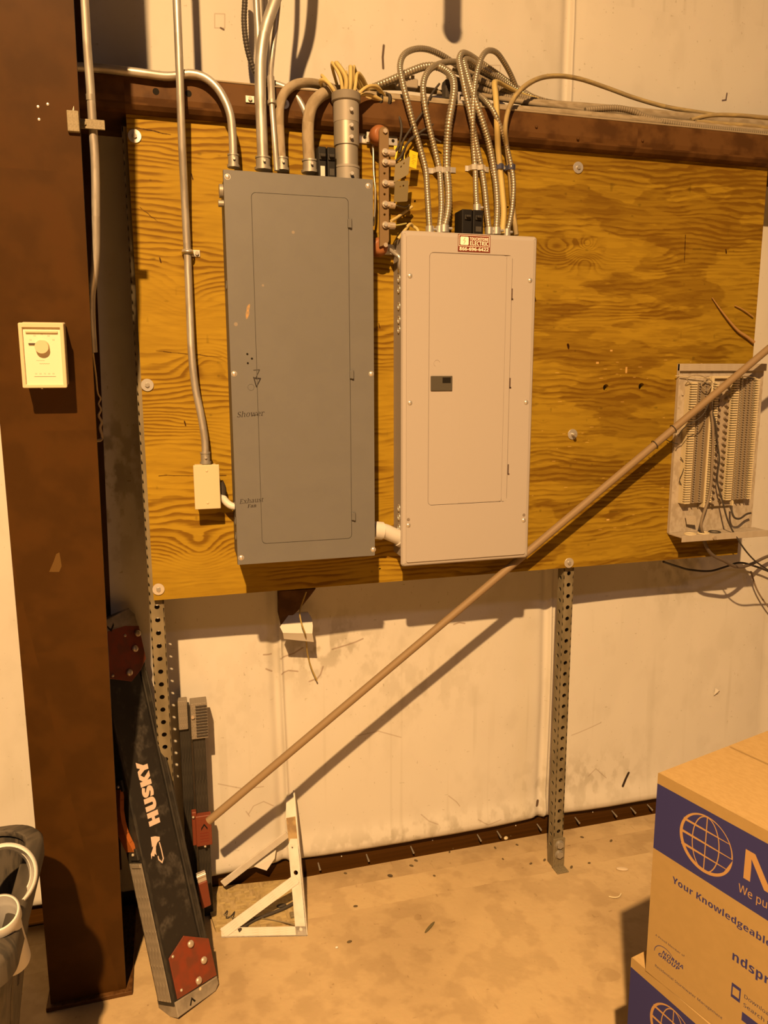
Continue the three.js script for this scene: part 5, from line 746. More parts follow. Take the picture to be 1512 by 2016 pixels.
// ---------------------------------------------------------------- cardboard boxes
{
  const paintShadedFace = (upper) => paint(1200, 1032, (u, v) => { const n = fbm(u * 40, v * 40, 171, 3); return [0.31 + 0.03 * n, 0.22 + 0.02 * n, 0.096 + 0.01 * n]; }, (x, W_, H_) => {  // same cardboard as the flaps, painted darker to shade this side
    const k = W_ / 0.5, X = (s) => s * k, Y = (y) => H_ - y * k;               // metres from the far lower corner
    const blue = '#33336b', tan = '#a8865a';
    x.fillStyle = blue; x.fillRect(0, Y(0.408), W_, 0.136 * k);
    x.strokeStyle = tan; x.fillStyle = tan;
    const gx = X(0.112), gy = Y(0.342), R = 0.0555 * k;
    x.beginPath(); x.arc(gx, gy, R, 0, 7); x.arc(gx + 4, gy - 5, R - 11, 0, 7, true); x.fill('evenodd');
    x.lineWidth = 5; for (const [dy, t] of [[-0.48, 7], [-0.02, 8], [0.42, 8]]) { const hw = Math.sqrt(1 - dy * dy) * R; x.beginPath(); x.moveTo(gx - hw, gy + dy * R - t / 2 - 1); x.lineTo(gx + hw, gy + dy * R); x.lineTo(gx - hw, gy + dy * R + t / 2 + 1); x.fill(); x.lineWidth = 3; x.stroke(); }
    x.lineWidth = 5; x.beginPath(); x.moveTo(gx, gy - R); x.lineTo(gx, gy + R); x.stroke(); for (const s of [-1, 1]) { x.beginPath(); x.ellipse(gx, gy, R * 0.5, R * 0.96, 0, s < 0 ? Math.PI / 2 : -Math.PI / 2, s < 0 ? Math.PI * 1.5 : Math.PI / 2); x.stroke(); }
    const fit = (s, X_, Y_, h, font, col, w, seen) => { x.save(); x.font = font.replace('SZ', '100px'); x.fillStyle = col; x.translate(X_, Y_); const m = x.measureText(s).width; x.scale(w ? w / m : h / 73, h / 73); x.fillText(seen || s, 0, 0); x.restore(); };       // width is that of the whole line, only the part the photo shows is set
    fit('NDS', X(0.181), Y(0.322), 0.056 * k, 'bold SZ sans-serif', tan, 0.19 * k);
    fit('We put water in its place', X(0.182), Y(0.292), 0.0155 * k, 'SZ sans-serif', tan, 0.215 * k, 'We put');
    fit('Your Knowledgeable & Trusted Partner', X(0.048), Y(0.2265), 0.0135 * k, '600 SZ sans-serif', blue, 0.385 * k, 'Your Knowledgeable &');
    fit('A Proud Member of', X(0.018), Y(0.0915), 0.0045 * k, 'SZ sans-serif', '#2b2b52', 0.068 * k);
    fit('NORMA', X(0.035), Y(0.0645), 0.0085 * k, 'italic bold SZ sans-serif', blue, 0.05 * k); fit('GROUP', X(0.026), Y(0.0545), 0.0085 * k, 'italic bold SZ sans-serif', blue, 0.05 * k);
    x.strokeStyle = blue; x.lineWidth = 3; x.beginPath(); x.ellipse(X(0.042), Y(0.058), 0.024 * k, 0.022 * k, 0, Math.PI, Math.PI * 1.85); x.stroke();
    fit('Residential Stormwater Management', X(0.021), Y(0.0255), 0.0055 * k, 'SZ sans-serif', '#2b2b52', 0.152 * k);
    fit('Commercial', X(0.188), Y(0.0255), 0.0055 * k, 'SZ sans-serif', '#2b2b52', 0.06 * k, 'C');
    fit('ndspro.com', X(0.18), Y(0.1565), 0.0185 * k, 'bold SZ sans-serif', blue, 0.15 * k, 'ndspro');
    x.strokeStyle = blue; x.lineWidth = 6; x.strokeRect(X(0.1865), Y(0.1115), 0.0155 * k, 0.026 * k); x.fillStyle = blue; x.fillRect(X(0.1865), Y(0.1115), 0.0155 * k, 0.005 * k); x.fillRect(X(0.1865), Y(0.0905), 0.0155 * k, 0.005 * k);
    fit('Download our app', X(0.2095), Y(0.1005), 0.0075 * k, 'SZ sans-serif', '#2b2b52', 0.1 * k, 'Download'); fit('Search for us', X(0.2095), Y(0.0835), 0.0075 * k, 'SZ sans-serif', '#2b2b52', 0.08 * k, 'Search for');
    x.fillStyle = blue; x.fillRect(X(0.209), Y(0.0715), 0.055 * k, 0.017 * k);
  });
  const face = new THREE.MeshPhysicalMaterial({ specularIntensity: 0.3, map: paintShadedFace(true), roughness: 0.8 });
  const carton = (org, u, y0, label, open) => {
    const H = 0.43, Lf = 0.5, Wd = 0.42, n = [-u[2], 0, u[0]], b = [u[2], 0, -u[0]];   // u runs along the printed face towards the camera, b away to the right
    const t = thing('cardboard_box', [org[0] + u[0] * Lf / 2 + b[0] * Wd / 2, y0, org[2] + u[2] * Lf / 2 + b[2] * Wd / 2], label, 'box');
    const fr = (g) => framed(g, [org[0], y0, org[2]], u, [0, 1, 0]);              // local z is b x ... pointing out of the printed face to -n
    const Z = V(u).cross(new THREE.Vector3(0, 1, 0)), sgn = Z.dot(V(n)) > 0 ? 1 : -1;
    const zz = (q0, q1) => (sgn > 0 ? [-q1, -q0] : [q0, q1]);
    const [d0, d1] = zz(0.001, Wd), th = 0.004;
    part('walls', fr(merge([box(0, Lf, 0, H - 0.001, ...zz(0.001, th)), box(0, Lf, 0, H - 0.001, ...zz(Wd - th, Wd)), box(0, th, 0, H - 0.001, d0, d1), box(Lf - th, Lf, 0, H - 0.001, d0, d1), box(0, Lf, 0, th, d0, d1)])), mCard, t);
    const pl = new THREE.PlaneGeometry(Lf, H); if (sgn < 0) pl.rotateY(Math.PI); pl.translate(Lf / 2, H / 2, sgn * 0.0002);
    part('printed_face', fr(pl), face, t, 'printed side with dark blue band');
    part('top_flap', fr(box(0.001, Lf - 0.001, H - 0.003, H, ...zz(0.0006, Wd / 2 - 0.003))), mCard, t); part('top_flap', fr(box(0.001, Lf - 0.001, H - 0.003, H, ...zz(Wd / 2 + 0.003, Wd - 0.0006))), mCard, t);
    part('inner_flap', fr(box(0.002, Lf - 0.002, H - 0.008, H - 0.005, ...zz(0.005, Wd - 0.005))), mCard, t);
    return t;
  };
  carton([0.923, 0, 0.887], [0.256, 0, 0.9667], 0.4305, 'upper tan cardboard box with dark blue globe band');
  carton([0.9167, 0, 0.8472], [0.214, 0, 0.9768], 0, 'lower tan cardboard box under the upper printed box');
}
// ---------------------------------------------------------------- folded black sawhorse leaning in the corner
const SA = [-0.1644, 0.9236, -0.3463], SW = [0.795, -0.0838, -0.6008], SN = [0.5839, 0.3741, 0.7205], SD = [0.0053, 0, 0.2781];
{
  const O = [SD[0], 0.012, SD[2]], L = (g) => framed(g, O, SW, SA), Wd = 0.137, Dp = 0.072, H = 1.045;
  const t = thing('folding_sawhorse', [SD[0] + SW[0] * 0.07, 0, SD[2] + SW[2] * 0.07 - 0.02], 'folded black sawhorse with red plates leaning beside the column', 'sawhorse');
  const S = (q) => [q[0], q[1] - 0.012];
  const yb = S([0.011, 0.0399])[1], yt = H - 0.06;                       // body between the grey feet
  const map = paint(288, 2048, (u, v) => {
    const n = fbm(u * 5, v * 34, 181, 5), s = sstep(0.52, 0.75, n), f = fbm(u * 26, v * 160, 182, 3), g = 0.008 + 0.05 * s * f;
    return [g * 1.05 + 0.006, g * 0.93 + 0.005, g * 0.82 + 0.0045];
  }, (x, W_, H_) => {
    const X = (m) => m / Wd * W_, Y = (m) => H_ - m / H * H_;
    const h0 = S([0.0294, 0.4708]), h1 = S([0.0251, 0.6452]), hw = S([0.0517, 0.4703]);
    x.save(); x.translate(X(0.069), Y(h0[1] + 0.004)); x.rotate(-Math.PI / 2);
    x.font = '900 100px sans-serif'; const m = x.measureText('HUSKY').width, len = (h1[1] - h0[1]) / H * H_;
    x.scale((len * 0.96) / m, 0.0305 / Wd * W_ / 73); x.fillStyle = '#cdb8ae'; x.strokeStyle = '#cdb8ae'; x.lineWidth = 7; x.fillText('HUSKY', 0, 0); x.strokeText('HUSKY', 0, 0); x.restore();
    // emblem below the lettering: swept ear shapes
    const e = S([0.0391, 0.4166]), E = (a, b) => [X(e[0] + a * 1.3), Y(e[1] + b * 1.35)]; x.fillStyle = '#cdb8ae';
    const shape = (pts) => { x.beginPath(); pts.forEach((p, i) => { const q = E(p[0], p[1]); i ? x.lineTo(...q) : x.moveTo(...q); }); x.closePath(); x.fill(); };
    shape([[-0.004, 0.026], [0.006, 0.024], [0.016, 0.019], [0.0145, 0.013], [0.008, 0.011], [0.003, 0.005], [0.0005, -0.004], [0.0005, -0.011], [-0.003, -0.006], [-0.005, -0.011], [-0.010, -0.008], [-0.013, -0.014], [-0.012, -0.004], [-0.005, 0.004], [-0.003, 0.008], [-0.006, 0.007]]);
    x.strokeStyle = '#cdb8ae'; x.lineWidth = 7; x.lineJoin = 'miter'; x.beginPath();[[0.0125, 0.010], [0.0135, -0.004], [0.0135, -0.022], [0.009, -0.028], [0.003, -0.02], [0.003, -0.013]].forEach((p, i) => { const q = E(p[0], p[1]); i ? x.lineTo(...q) : x.moveTo(...q); }); x.stroke();
  });
  const face = new THREE.PlaneGeometry(Wd - 0.034, yt - yb); { const uv = face.attributes.uv; for (let i = 0; i < uv.count; i++) uv.setXY(i, (0.004 + uv.getX(i) * (Wd - 0.034)) / Wd, (yb + uv.getY(i) * (yt - yb)) / H); }
  // body section: flat printed face, a folded shoulder on the right, deep left side
  const sec = poly([[0, 0], [Wd - 0.03, 0], [Wd - 0.024, -0.004], [Wd - 0.003, -0.004], [Wd, -0.008], [Wd, -0.03], [Wd - 0.02, -0.034], [Wd - 0.02, -Dp], [0.002, -Dp], [-0.002, -Dp + 0.004], [-0.002, -0.003]]);
  part('body', L(flip(new THREE.ExtrudeGeometry(sec, { depth: yt - yb, bevelEnabled: false }).applyMatrix4(new THREE.Matrix4().makeBasis(new THREE.Vector3(1, 0, 0), new THREE.Vector3(0, 0, 1), new THREE.Vector3(0, 1, 0)).setPosition(0, yb, 0)))), Object.assign(mBodyBlack.clone(), { side: THREE.DoubleSide }), t);
  part('printed_face', L(face.translate((Wd - 0.034) / 2 + 0.004, (yb + yt) / 2, 0.0008)), new THREE.MeshStandardMaterial({ map, roughness: 0.5 }), t, 'scuffed black face with white lettering');
  part('shoulder_rib', L(merge([box(Wd - 0.024, Wd - 0.018, yb + 0.1, yt - 0.05, -0.006, 0.001, 0.002), box(Wd - 0.006, Wd, yb + 0.06, yt - 0.12, -0.03, -0.003, 0.002)])), mBodyBlack, t);
  // feet
  const foot = poly([[0, 0], [Wd - 0.014, 0], [Wd, 0.012], [Wd, S([0.1431, 0.0429])[1]], [0.0, S([0.0073, 0.0495])[1]]]);
  part('foot', L(extrude(foot, Dp + 0.004, -Dp - 0.002, { bevel: 0.002 })), mFootGrey, t, 'grey end cap on the floor');
  const top = poly([[-0.002, yt - 0.01], [Wd, yt - 0.03], [Wd - 0.004, H - 0.02], [Wd - 0.02, H], [-0.002, H - 0.03]]);
  const topm = part('foot', L(extrude(top, Dp + 0.004, -Dp - 0.002, { bevel: 0.002 })), mFootGrey, t, 'grey upper end cap with black arrow mark');
  const ar = S([0.0474, 1.0231]), ch = poly([[-0.012, 0.008], [0, -0.008], [0.012, 0.008], [0.012, 0.016], [0, 0], [-0.012, 0.016]]);
  part('arrow_mark', L(new THREE.ShapeGeometry(ch).translate(ar[0], yt + 0.012, 0.0046)), mBlack, topm);
  const a2 = poly([[-0.012, -0.006], [-0.002, 0.01], [0.008, -0.004], [0.004, -0.006], [-0.002, 0.003], [-0.008, -0.008]]); part('arrow_mark', L(new THREE.ShapeGeometry(a2).translate(0.05, yb * 0.55, 0.0046)), mBlack, t);
  part('paint_spots', L(merge([[0.075, 0.045], [0.083, 0.055], [0.078, 0.03]].map(([a, b]) => new THREE.CircleGeometry(0.004, 8).translate(a, b, 0.0046)))), mIvory, t);
  // red plates with bolts
  const low = [[0.0091, 0.0525], [0.0095, 0.1529], [0.0649, 0.1833], [0.1365, 0.142], [0.1383, 0.0469]].map(S);
  const up = [[0.0011, 0.8836], [0.0253, 1.0039], [0.0921, 1.0102], [0.1433, 1.0024], [0.1361, 0.9086], [0.1124, 0.882], [0.0766, 0.8574]].map(S);
  const plate = (pts, name) => part(name, L(extrude(poly(pts.map((p) => [Math.max(0.001, Math.min(Wd - 0.001, p[0])), p[1]])), 0.0025, 0.0012, { bevel: 0.0006 })), mRedPlate, t, 'red bolted plate');
  plate(low, 'plate'); plate(up, 'plate');
  const bolt = merge([new THREE.SphereGeometry(0.0095, 16, 8, 0, Math.PI * 2, 0, Math.PI / 2).scale(1, 0.65, 1), new THREE.CylinderGeometry(0.0075, 0.0075, 0.006, 14).translate(0, -0.002, 0)]).rotateX(Math.PI / 2), rivet = new THREE.SphereGeometry(0.0042, 10, 8);
  for (const q of [[0.0768, 0.1568], [0.1048, 0.1011], [0.077, 0.0635], [0.1058, 0.9419], [0.0727, 0.8819], [0.1243, 0.9819]].map(S)) part('bolt', L(bolt.clone().translate(Math.min(Wd - 0.01, q[0]), q[1], 0.008)), mLug, t);
  for (const q of [[0.0207, 0.1525], [0.0244, 0.067], [0.0858, 0.9835], [0.0234, 0.885]].map(S)) part('rivet', L(rivet.clone().translate(q[0], q[1], 0.004)), mLug, t);
  // left side: grey infill and orange carrying strap
  part('side_panel', L(box(-0.0045, -0.002, yb + 0.01, S([-0.022, 0.3985])[1], -Dp + 0.01, -0.008, 0.001)), mFootGrey, t, 'dull grey infill of the narrow side');
  const s1 = S([-0.0214, 0.437])[1], s2 = S([-0.0176, 0.5859])[1];
  const hp = [[-0.003, s1 - 0.004], [-0.01, s1 + 0.02], [-0.016, s1 + 0.045], [-0.018, (s1 + s2) / 2], [-0.016, s2 - 0.045], [-0.01, s2 - 0.02], [-0.003, s2 + 0.004]];
  part('handle', L(merge(hp.slice(1).map((q, i) => { const o = hp[i], d = Math.hypot(q[0] - o[0], q[1] - o[1]); return box(-0.006, 0.006, -d / 2 - 0.002, d / 2 + 0.002, -0.058, -0.022, 0.001).rotateZ(-Math.atan2(q[0] - o[0], q[1] - o[1])).translate((o[0] + q[0]) / 2, (o[1] + q[1]) / 2, 0); }))), mOrange, t, 'orange carrying strap');
  part('handle_bracket', L(merge([box(-0.008, -0.001, s1 - 0.03, s1, -0.046, -0.012, 0.002), box(-0.008, -0.001, s2, s2 + 0.03, -0.046, -0.012, 0.002)])), mBodyBlack, t);
  for (const y of [s1 - 0.014, s2 + 0.014]) part('rivet', L(rivet.clone().translate(-0.009, y, -0.028)), mLug, t);
  part('hook', L(box(-0.008, -0.002, s1 - 0.05, s1 - 0.04, -0.05, -0.01, 0.002)), mFootGrey, t);
}
// ---------------------------------------------------------------- second folded sawhorse: its legs stand up behind the first
{
  const zf = -0.10, foot = [0.0752, -0.0509, -0.03], t = thing('folding_sawhorse', [foot[0], 0, -0.08], 'second black sawhorse standing behind, only ridged feet and red clips showing', 'sawhorse');
  const bar = (u0, u1, v0, z, name, depth = 0.02) => { const a = [0.1069, 0.597, -0.1], p0 = PX(u0, z), p1 = PX(u1, z), y = PY(v0, z); return part(name, box(p0, p1, 0.0, y, z - depth, z, 0.002), mBodyBlack, t); };
  function PX(u, z) { const A = [[0.0425, 0.5902, -0.1], [0.1421, 0.5763, -0.1]]; return A[0][0] + (A[1][0] - A[0][0]) * (u - 350) / 70; }
  function PY(v, z) { const A = [[0.111, 0.6902, -0.1], [0.0916, 0.2441, -0.1]]; return A[0][1] + (A[1][1] - A[0][1]) * (v - 1380) / 280; }
  bar(354, 376, 1395, zf - 0.04, 'rear_leg'); bar(379.5, 404, 1440, zf, 'front_leg', 0.03);
  part('rear_foot', box(PX(353), PX(372), PY(1440), PY(1384), zf - 0.06, zf - 0.028, 0.003), mFootGrey, t, 'grey rubber foot');
  const ff = part('front_foot', box(PX(377), PX(410), PY(1449), PY(1381), zf - 0.034, zf + 0.012, 0.002), mFootGrey, t, 'grey ridged rubber foot');
  for (let i = 0; i < 11; i++) { const y = PY(1446) + (PY(1384) - PY(1446)) * (i + 0.3) / 11; part('ridge', box(PX(387), PX(409), y, y + 0.0042, zf + 0.011, zf + 0.0155, 0.001), mBlackWire, ff); }
  part('foot_pin', cyl([PX(381), PY(1405), zf + 0.01], [PX(381), PY(1405), zf + 0.018], 0.005, 10), mLug, t);
  const c0 = PY(1661), c1 = PY(1590);
  const clip = part('clip', merge([box(PX(376), PX(408), c0 + 0.004, c1 - 0.012, zf, zf + 0.022, 0.003), box(PX(369), PX(379), c0 + 0.006, c1, zf - 0.004, zf + 0.016, 0.003)]), mOrangeRed(), t, 'red clip with black arrow');
  part('arrow_mark', new THREE.ShapeGeometry(poly([[-0.009, -0.006], [0, 0.008], [0.009, -0.006], [0.009, -0.013], [0, 0.001], [-0.009, -0.013]])).translate(PX(393), PY(1618), zf + 0.0226), mBlack, clip);
  part('clip_print', merge([0, 1, 2, 3].map((i) => box(PX(384), PX(401), PY(1633 + i * 5.5), PY(1633 + i * 5.5) + 0.003, zf + 0.022, zf + 0.0225))), M(0.16, 0.03, 0.018, 0.6), clip);
  const rv = new THREE.SphereGeometry(0.004, 8, 6); for (const [u, v] of [[372, 1598], [393, 1660]]) shared('rivet', rv, mLug, t, [PX(u), PY(v), zf + 0.02]);
  const q0 = [0.0762, 0.2336, 0], q1 = [0.1055, 0.0884, 0];
  const lev = part('lever', framed(box(-0.014, 0.014, -0.052, 0.03, -0.008, 0.008, 0.004), [(q0[0] + q1[0]) / 2, (q0[1] + q1[1]) / 2 - 0.002, 0.0], [1, 0.12, -0.2], [-0.1, 1, 0]), mOrangeRed(), t, 'red locking lever');
  part('lever_hook', framed(merge([box(-0.013, 0.013, 0.03, 0.058, -0.006, 0.006, 0.002), cyl([-0.014, 0.05, 0.004], [0.012, 0.05, 0.004], 0.006, 10)]), [(q0[0] + q1[0]) / 2, (q0[1] + q1[1]) / 2 - 0.002, 0.0], [1, 0.12, -0.2], [-0.1, 1, 0]), mZinc, lev, 'bright steel hook');
  part('lever_rod', box(q0[0] - 0.004, q0[0] + 0.014, 0.0, q1[1] + 0.03, -0.09, -0.004, 0.003), mBodyBlack, t);
  function mOrangeRed() { return mRedPlate; }
}
// ---------------------------------------------------------------- white shelf bracket standing on the floor
{
  const b0 = [0.1347, 0, 0.0053], b1 = [0.3731, 0, 0.0683], tp = [0.3794, 0.3376, -0.155];
  const t = thing('shelf_bracket', b1, 'white triangular metal shelf bracket standing on the floor', 'bracket');
  const X = V(b0).sub(V(b1)), ux = X.clone().normalize(), up = V(tp).sub(V(b1)), hgt = up.length(), uy = up.clone().normalize(); const wid = X.length();
  const L = (g) => framed2(g);
  function framed2(g) { // local x along the base to the left, y up the post, z out of their plane to the camera
    const Z = uy.clone().cross(ux).normalize().multiplyScalar(-1), Zc = Z.z > 0 ? Z : Z.multiplyScalar(-1);
    const m = new THREE.Matrix4().makeBasis(ux, uy, Zc).setPosition(...b1), q = g.clone().applyMatrix4(m); return m.determinant() < 0 ? flip(q) : q;
  }
  const mB = Object.assign(mBracket.clone(), { side: THREE.DoubleSide });
  // upright channel: wide web seen edge-on at right, flange to the camera tapering to a point on top
  part('upright', L(merge([box(-0.004, 0.0, 0.0, hgt, -0.036, 0.0), (() => { const s = poly([[-0.002, 0], [0.030, 0], [0.030, hgt - 0.16], [0.022, hgt - 0.14], [-0.002, hgt - 0.14]]); s.holes.push(hole(0.014, 0.17, 0.0065)); s.holes.push(hole(0.014, 0.018, 0.0045)); s.holes.push(hole(0.018, hgt - 0.165, 0.0025)); return extrude(s, 0.003, -0.003); })()])), mB, t);
  part('upright_inside', L(extrude(poly([[0, hgt - 0.155], [0.03, hgt - 0.155], [0.032, hgt - 0.08], [0.0, hgt - 0.075]]), 0.003, -0.034)), mRust, t, 'rust-brown inside of the channel');
  part('upright_point', L(extrude(poly([[-0.002, hgt - 0.08], [0.034, hgt - 0.085], [0.026, hgt - 0.02], [0.0, hgt]]), 0.003, -0.036)), mB, t);
  part('base_arm', L(merge([box(-0.004, wid, 0.0, 0.0035, -0.03, 0.0), box(-0.002, wid, 0.0, 0.026, -0.003, 0.0)])), mB, t);
  const A = [0.012, 0.155], Bp = [wid - 0.004, 0.012], dx = Bp[0] - A[0], dy = Bp[1] - A[1], len = Math.hypot(dx, dy), ang = Math.atan2(dy, dx);
  part('brace', L(box(0, len, -0.0125, 0.0125, 0.0, 0.003, 0.001).rotateZ(ang).translate(A[0], A[1], 0.0)), mB, t);
  part('brace_rib', L(box(0.004, len - 0.004, -0.014, -0.0115, -0.012, 0.003).rotateZ(ang).translate(A[0], A[1], 0.0)), mB, t);
}
// white flat bar propped between wall and bracket, with a paper scrap
single('white_flat_bar', merge([(() => { const a = [0.1532, 0.0528, -0.17], b = [0.3605, 0.1859, -0.17]; const d = Math.hypot(b[0] - a[0], b[1] - a[1]); return box(0, d, -0.011, 0.011, -0.003, 0.003, 0.001).rotateZ(Math.atan2(b[1] - a[1], b[0] - a[0])).translate(a[0], a[1], -0.165); })()]), mBracket, [0.153, 0.0563, -0.165], 'white flat metal bar propped between wall foot and bracket', 'bar');
{
  const P = [[0.2525, 0.0863, -0.175], [0.3297, 0.1557, -0.185], [0.3183, 0.104, -0.172], [0.2911, 0.0693, -0.168]], g = new THREE.BufferGeometry();
  g.setAttribute('position', new THREE.Float32BufferAttribute([...P[0], ...P[3], ...P[2], ...P[0], ...P[2], ...P[1]], 3)); g.setAttribute('uv', new THREE.Float32BufferAttribute([0, 0, 1, 0, 1, 1, 0, 0, 1, 1, 0, 1], 2)); g.computeVertexNormals();
  const back = g.clone().translate(0, 0, -0.0015);
  single('paper_scrap', merge([g, back]), Object.assign(mWhite.clone(), { side: THREE.DoubleSide }), P[3], 'torn scrap of white facing hanging at the wall foot', 'scrap');
}
// board lying behind the bracket, and bits on it
{
  const c = [[0.0923, 0.012, -0.2211], [0.3881, 0.012, -0.1844], [0.3694, 0.012, 0.0144], [0.1197, 0.012, -0.0226]].map((p) => [p[0], -p[2]]);
  single('wood_board', extrude(poly([c[3], c[2], c[1], c[0]]), 0.012, 0).rotateX(-Math.PI / 2), mOsb, [0.1202, 0, -0.1258], 'scrap of pale strand board lying behind the white bracket', 'board');
  const bit = (pts, r, m, label, cat) => single('debris_wire', tube(pts, r, { sides: 8, step: 0.006 }), m, pts[0], label, cat);
  const F3 = [[-0.2545, 2.4382, 0]];
  bit([[0.1845, 0.016, 0.0103], [0.2323, 0.016, -0.0203], [0.287, 0.018, -0.0337], [0.3272, 0.018, -0.0455], [0.3573, 0.02, -0.0578]], 0.005, mBlackWire, 'black cord lying across the strand board', 'cord');
  bit([[0.1473, 0.016, -0.0726], [0.1681, 0.016, -0.0527], [0.2338, 0.016, -0.0335], [0.2903, 0.016, -0.0034], [0.3454, 0.016, 0.0307]], 0.0016, mStrut, 'thin bent wire lying on the strand board', 'wire');
  bit([[0.1502, 0.016, -0.0717], [0.1606, 0.016, -0.0874], [0.1546, 0.016, -0.052], [0.1702, 0.018, -0.0585], [0.1808, 0.016, -0.0768], [0.1717, 0.016, -0.0425]], 0.0014, mBlackWire, 'small tangle of wire on the strand board', 'wire');
  const q = [0.3479, 0.0125, -0.0118]; single('square_nut', box(q[0] - 0.009, q[0] + 0.009, q[1], q[1] + 0.008, q[2] - 0.011, q[2] + 0.011, 0.002), mStrut, q, 'rusty square nut on the strand board', 'nut');
  const o = [0.305, 0.0125, -0.1079]; single('leaf_scrap', new THREE.SphereGeometry(0.012, 14, 8).scale(1.2, 0.12, 0.55).translate(o[0], o[1] + 0.001, o[2]), mRust, o, 'brown oval scrap on the strand board', 'scrap');
  const s = [0.3199, 0.0125, -0.0599]; single('cord_knot', new THREE.SphereGeometry(0.013, 14, 8).scale(1.2, 0.3, 0.6).translate(s[0], s[1] + 0.006, s[2]), mBlackWire, s, 'dark oval lump on the black cord', 'scrap');
}
// clip and torn facing hanging under the plywood
{
  const a = [0.3387, 0.9919, -0.1], b = [0.4382, 0.9883, -0.1], c = [0.348, 0.8993, -0.1], t = thing('torn_facing', [0.3933, 0.8673, -0.09], 'torn white facing hanging under the plywood below grey panel', 'scrap');
  const strip = (P, Q, mat, name, label) => { const pos = [], uv = [], id = []; P.forEach((p, i) => { pos.push(...p, ...Q[i]); uv.push(0, i, 1, i); if (i) { const k = i * 2; id.push(k - 2, k - 1, k, k - 1, k + 1, k); } }); const g = new THREE.BufferGeometry(); g.setAttribute('position', new THREE.Float32BufferAttribute(pos, 3)); g.setAttribute('uv', new THREE.Float32BufferAttribute(uv, 2)); g.setIndex(id); g.computeVertexNormals(); return part(name, g, mat, t, label); };
  const two = Object.assign(mWhite.clone(), { side: THREE.DoubleSide });
  strip([[0.3848, 0.9147, -0.15], [0.363, 0.8978, -0.13], [0.3469, 0.8853, -0.115], [0.3525, 0.8727, -0.095]], [[0.4369, 0.9132, -0.15], [0.4451, 0.8964, -0.13], [0.445, 0.8791, -0.115], [0.4393, 0.8626, -0.095]], two, 'flap');
  strip([[0.3525, 0.8727, -0.095], [0.3571, 0.8486, -0.11]], [[0.4393, 0.8626, -0.095], [0.4461, 0.8302, -0.11]], two, 'flap_edge');
  { const P = [[0.3488, 0.987, -0.16], [0.4618, 0.9842, -0.16], [0.4428, 0.9604, -0.16], [0.4175, 0.931, -0.16], [0.3892, 0.905, -0.16], [0.3563, 0.8748, -0.16], [0.3483, 0.9166, -0.16]].map((p) => [p[0], p[1]]); part('steel_clip', extrude(poly(P), 0.02, -0.165, { bevel: 0.002 }), mGirt, t, 'brown steel clip left bare where the facing is torn'); }
  single('yellow_wire', tube([[0.4247, 0.9894, -0.1], [0.4104, 0.9522, -0.1], [0.4014, 0.9344, -0.085], [0.4035, 0.9066, -0.075], [0.4141, 0.8716, -0.08], [0.4268, 0.8285, -0.13], [0.4367, 0.7702, -0.165], [0.4492, 0.723, -0.178], [0.4663, 0.6789, -0.18]], 0.0024, { sides: 8 }), M(0.36, 0.27, 0.09, 0.6), [0.4247, 0.9894, -0.1], 'thin yellow wire hanging over the torn facing', 'wire');
}
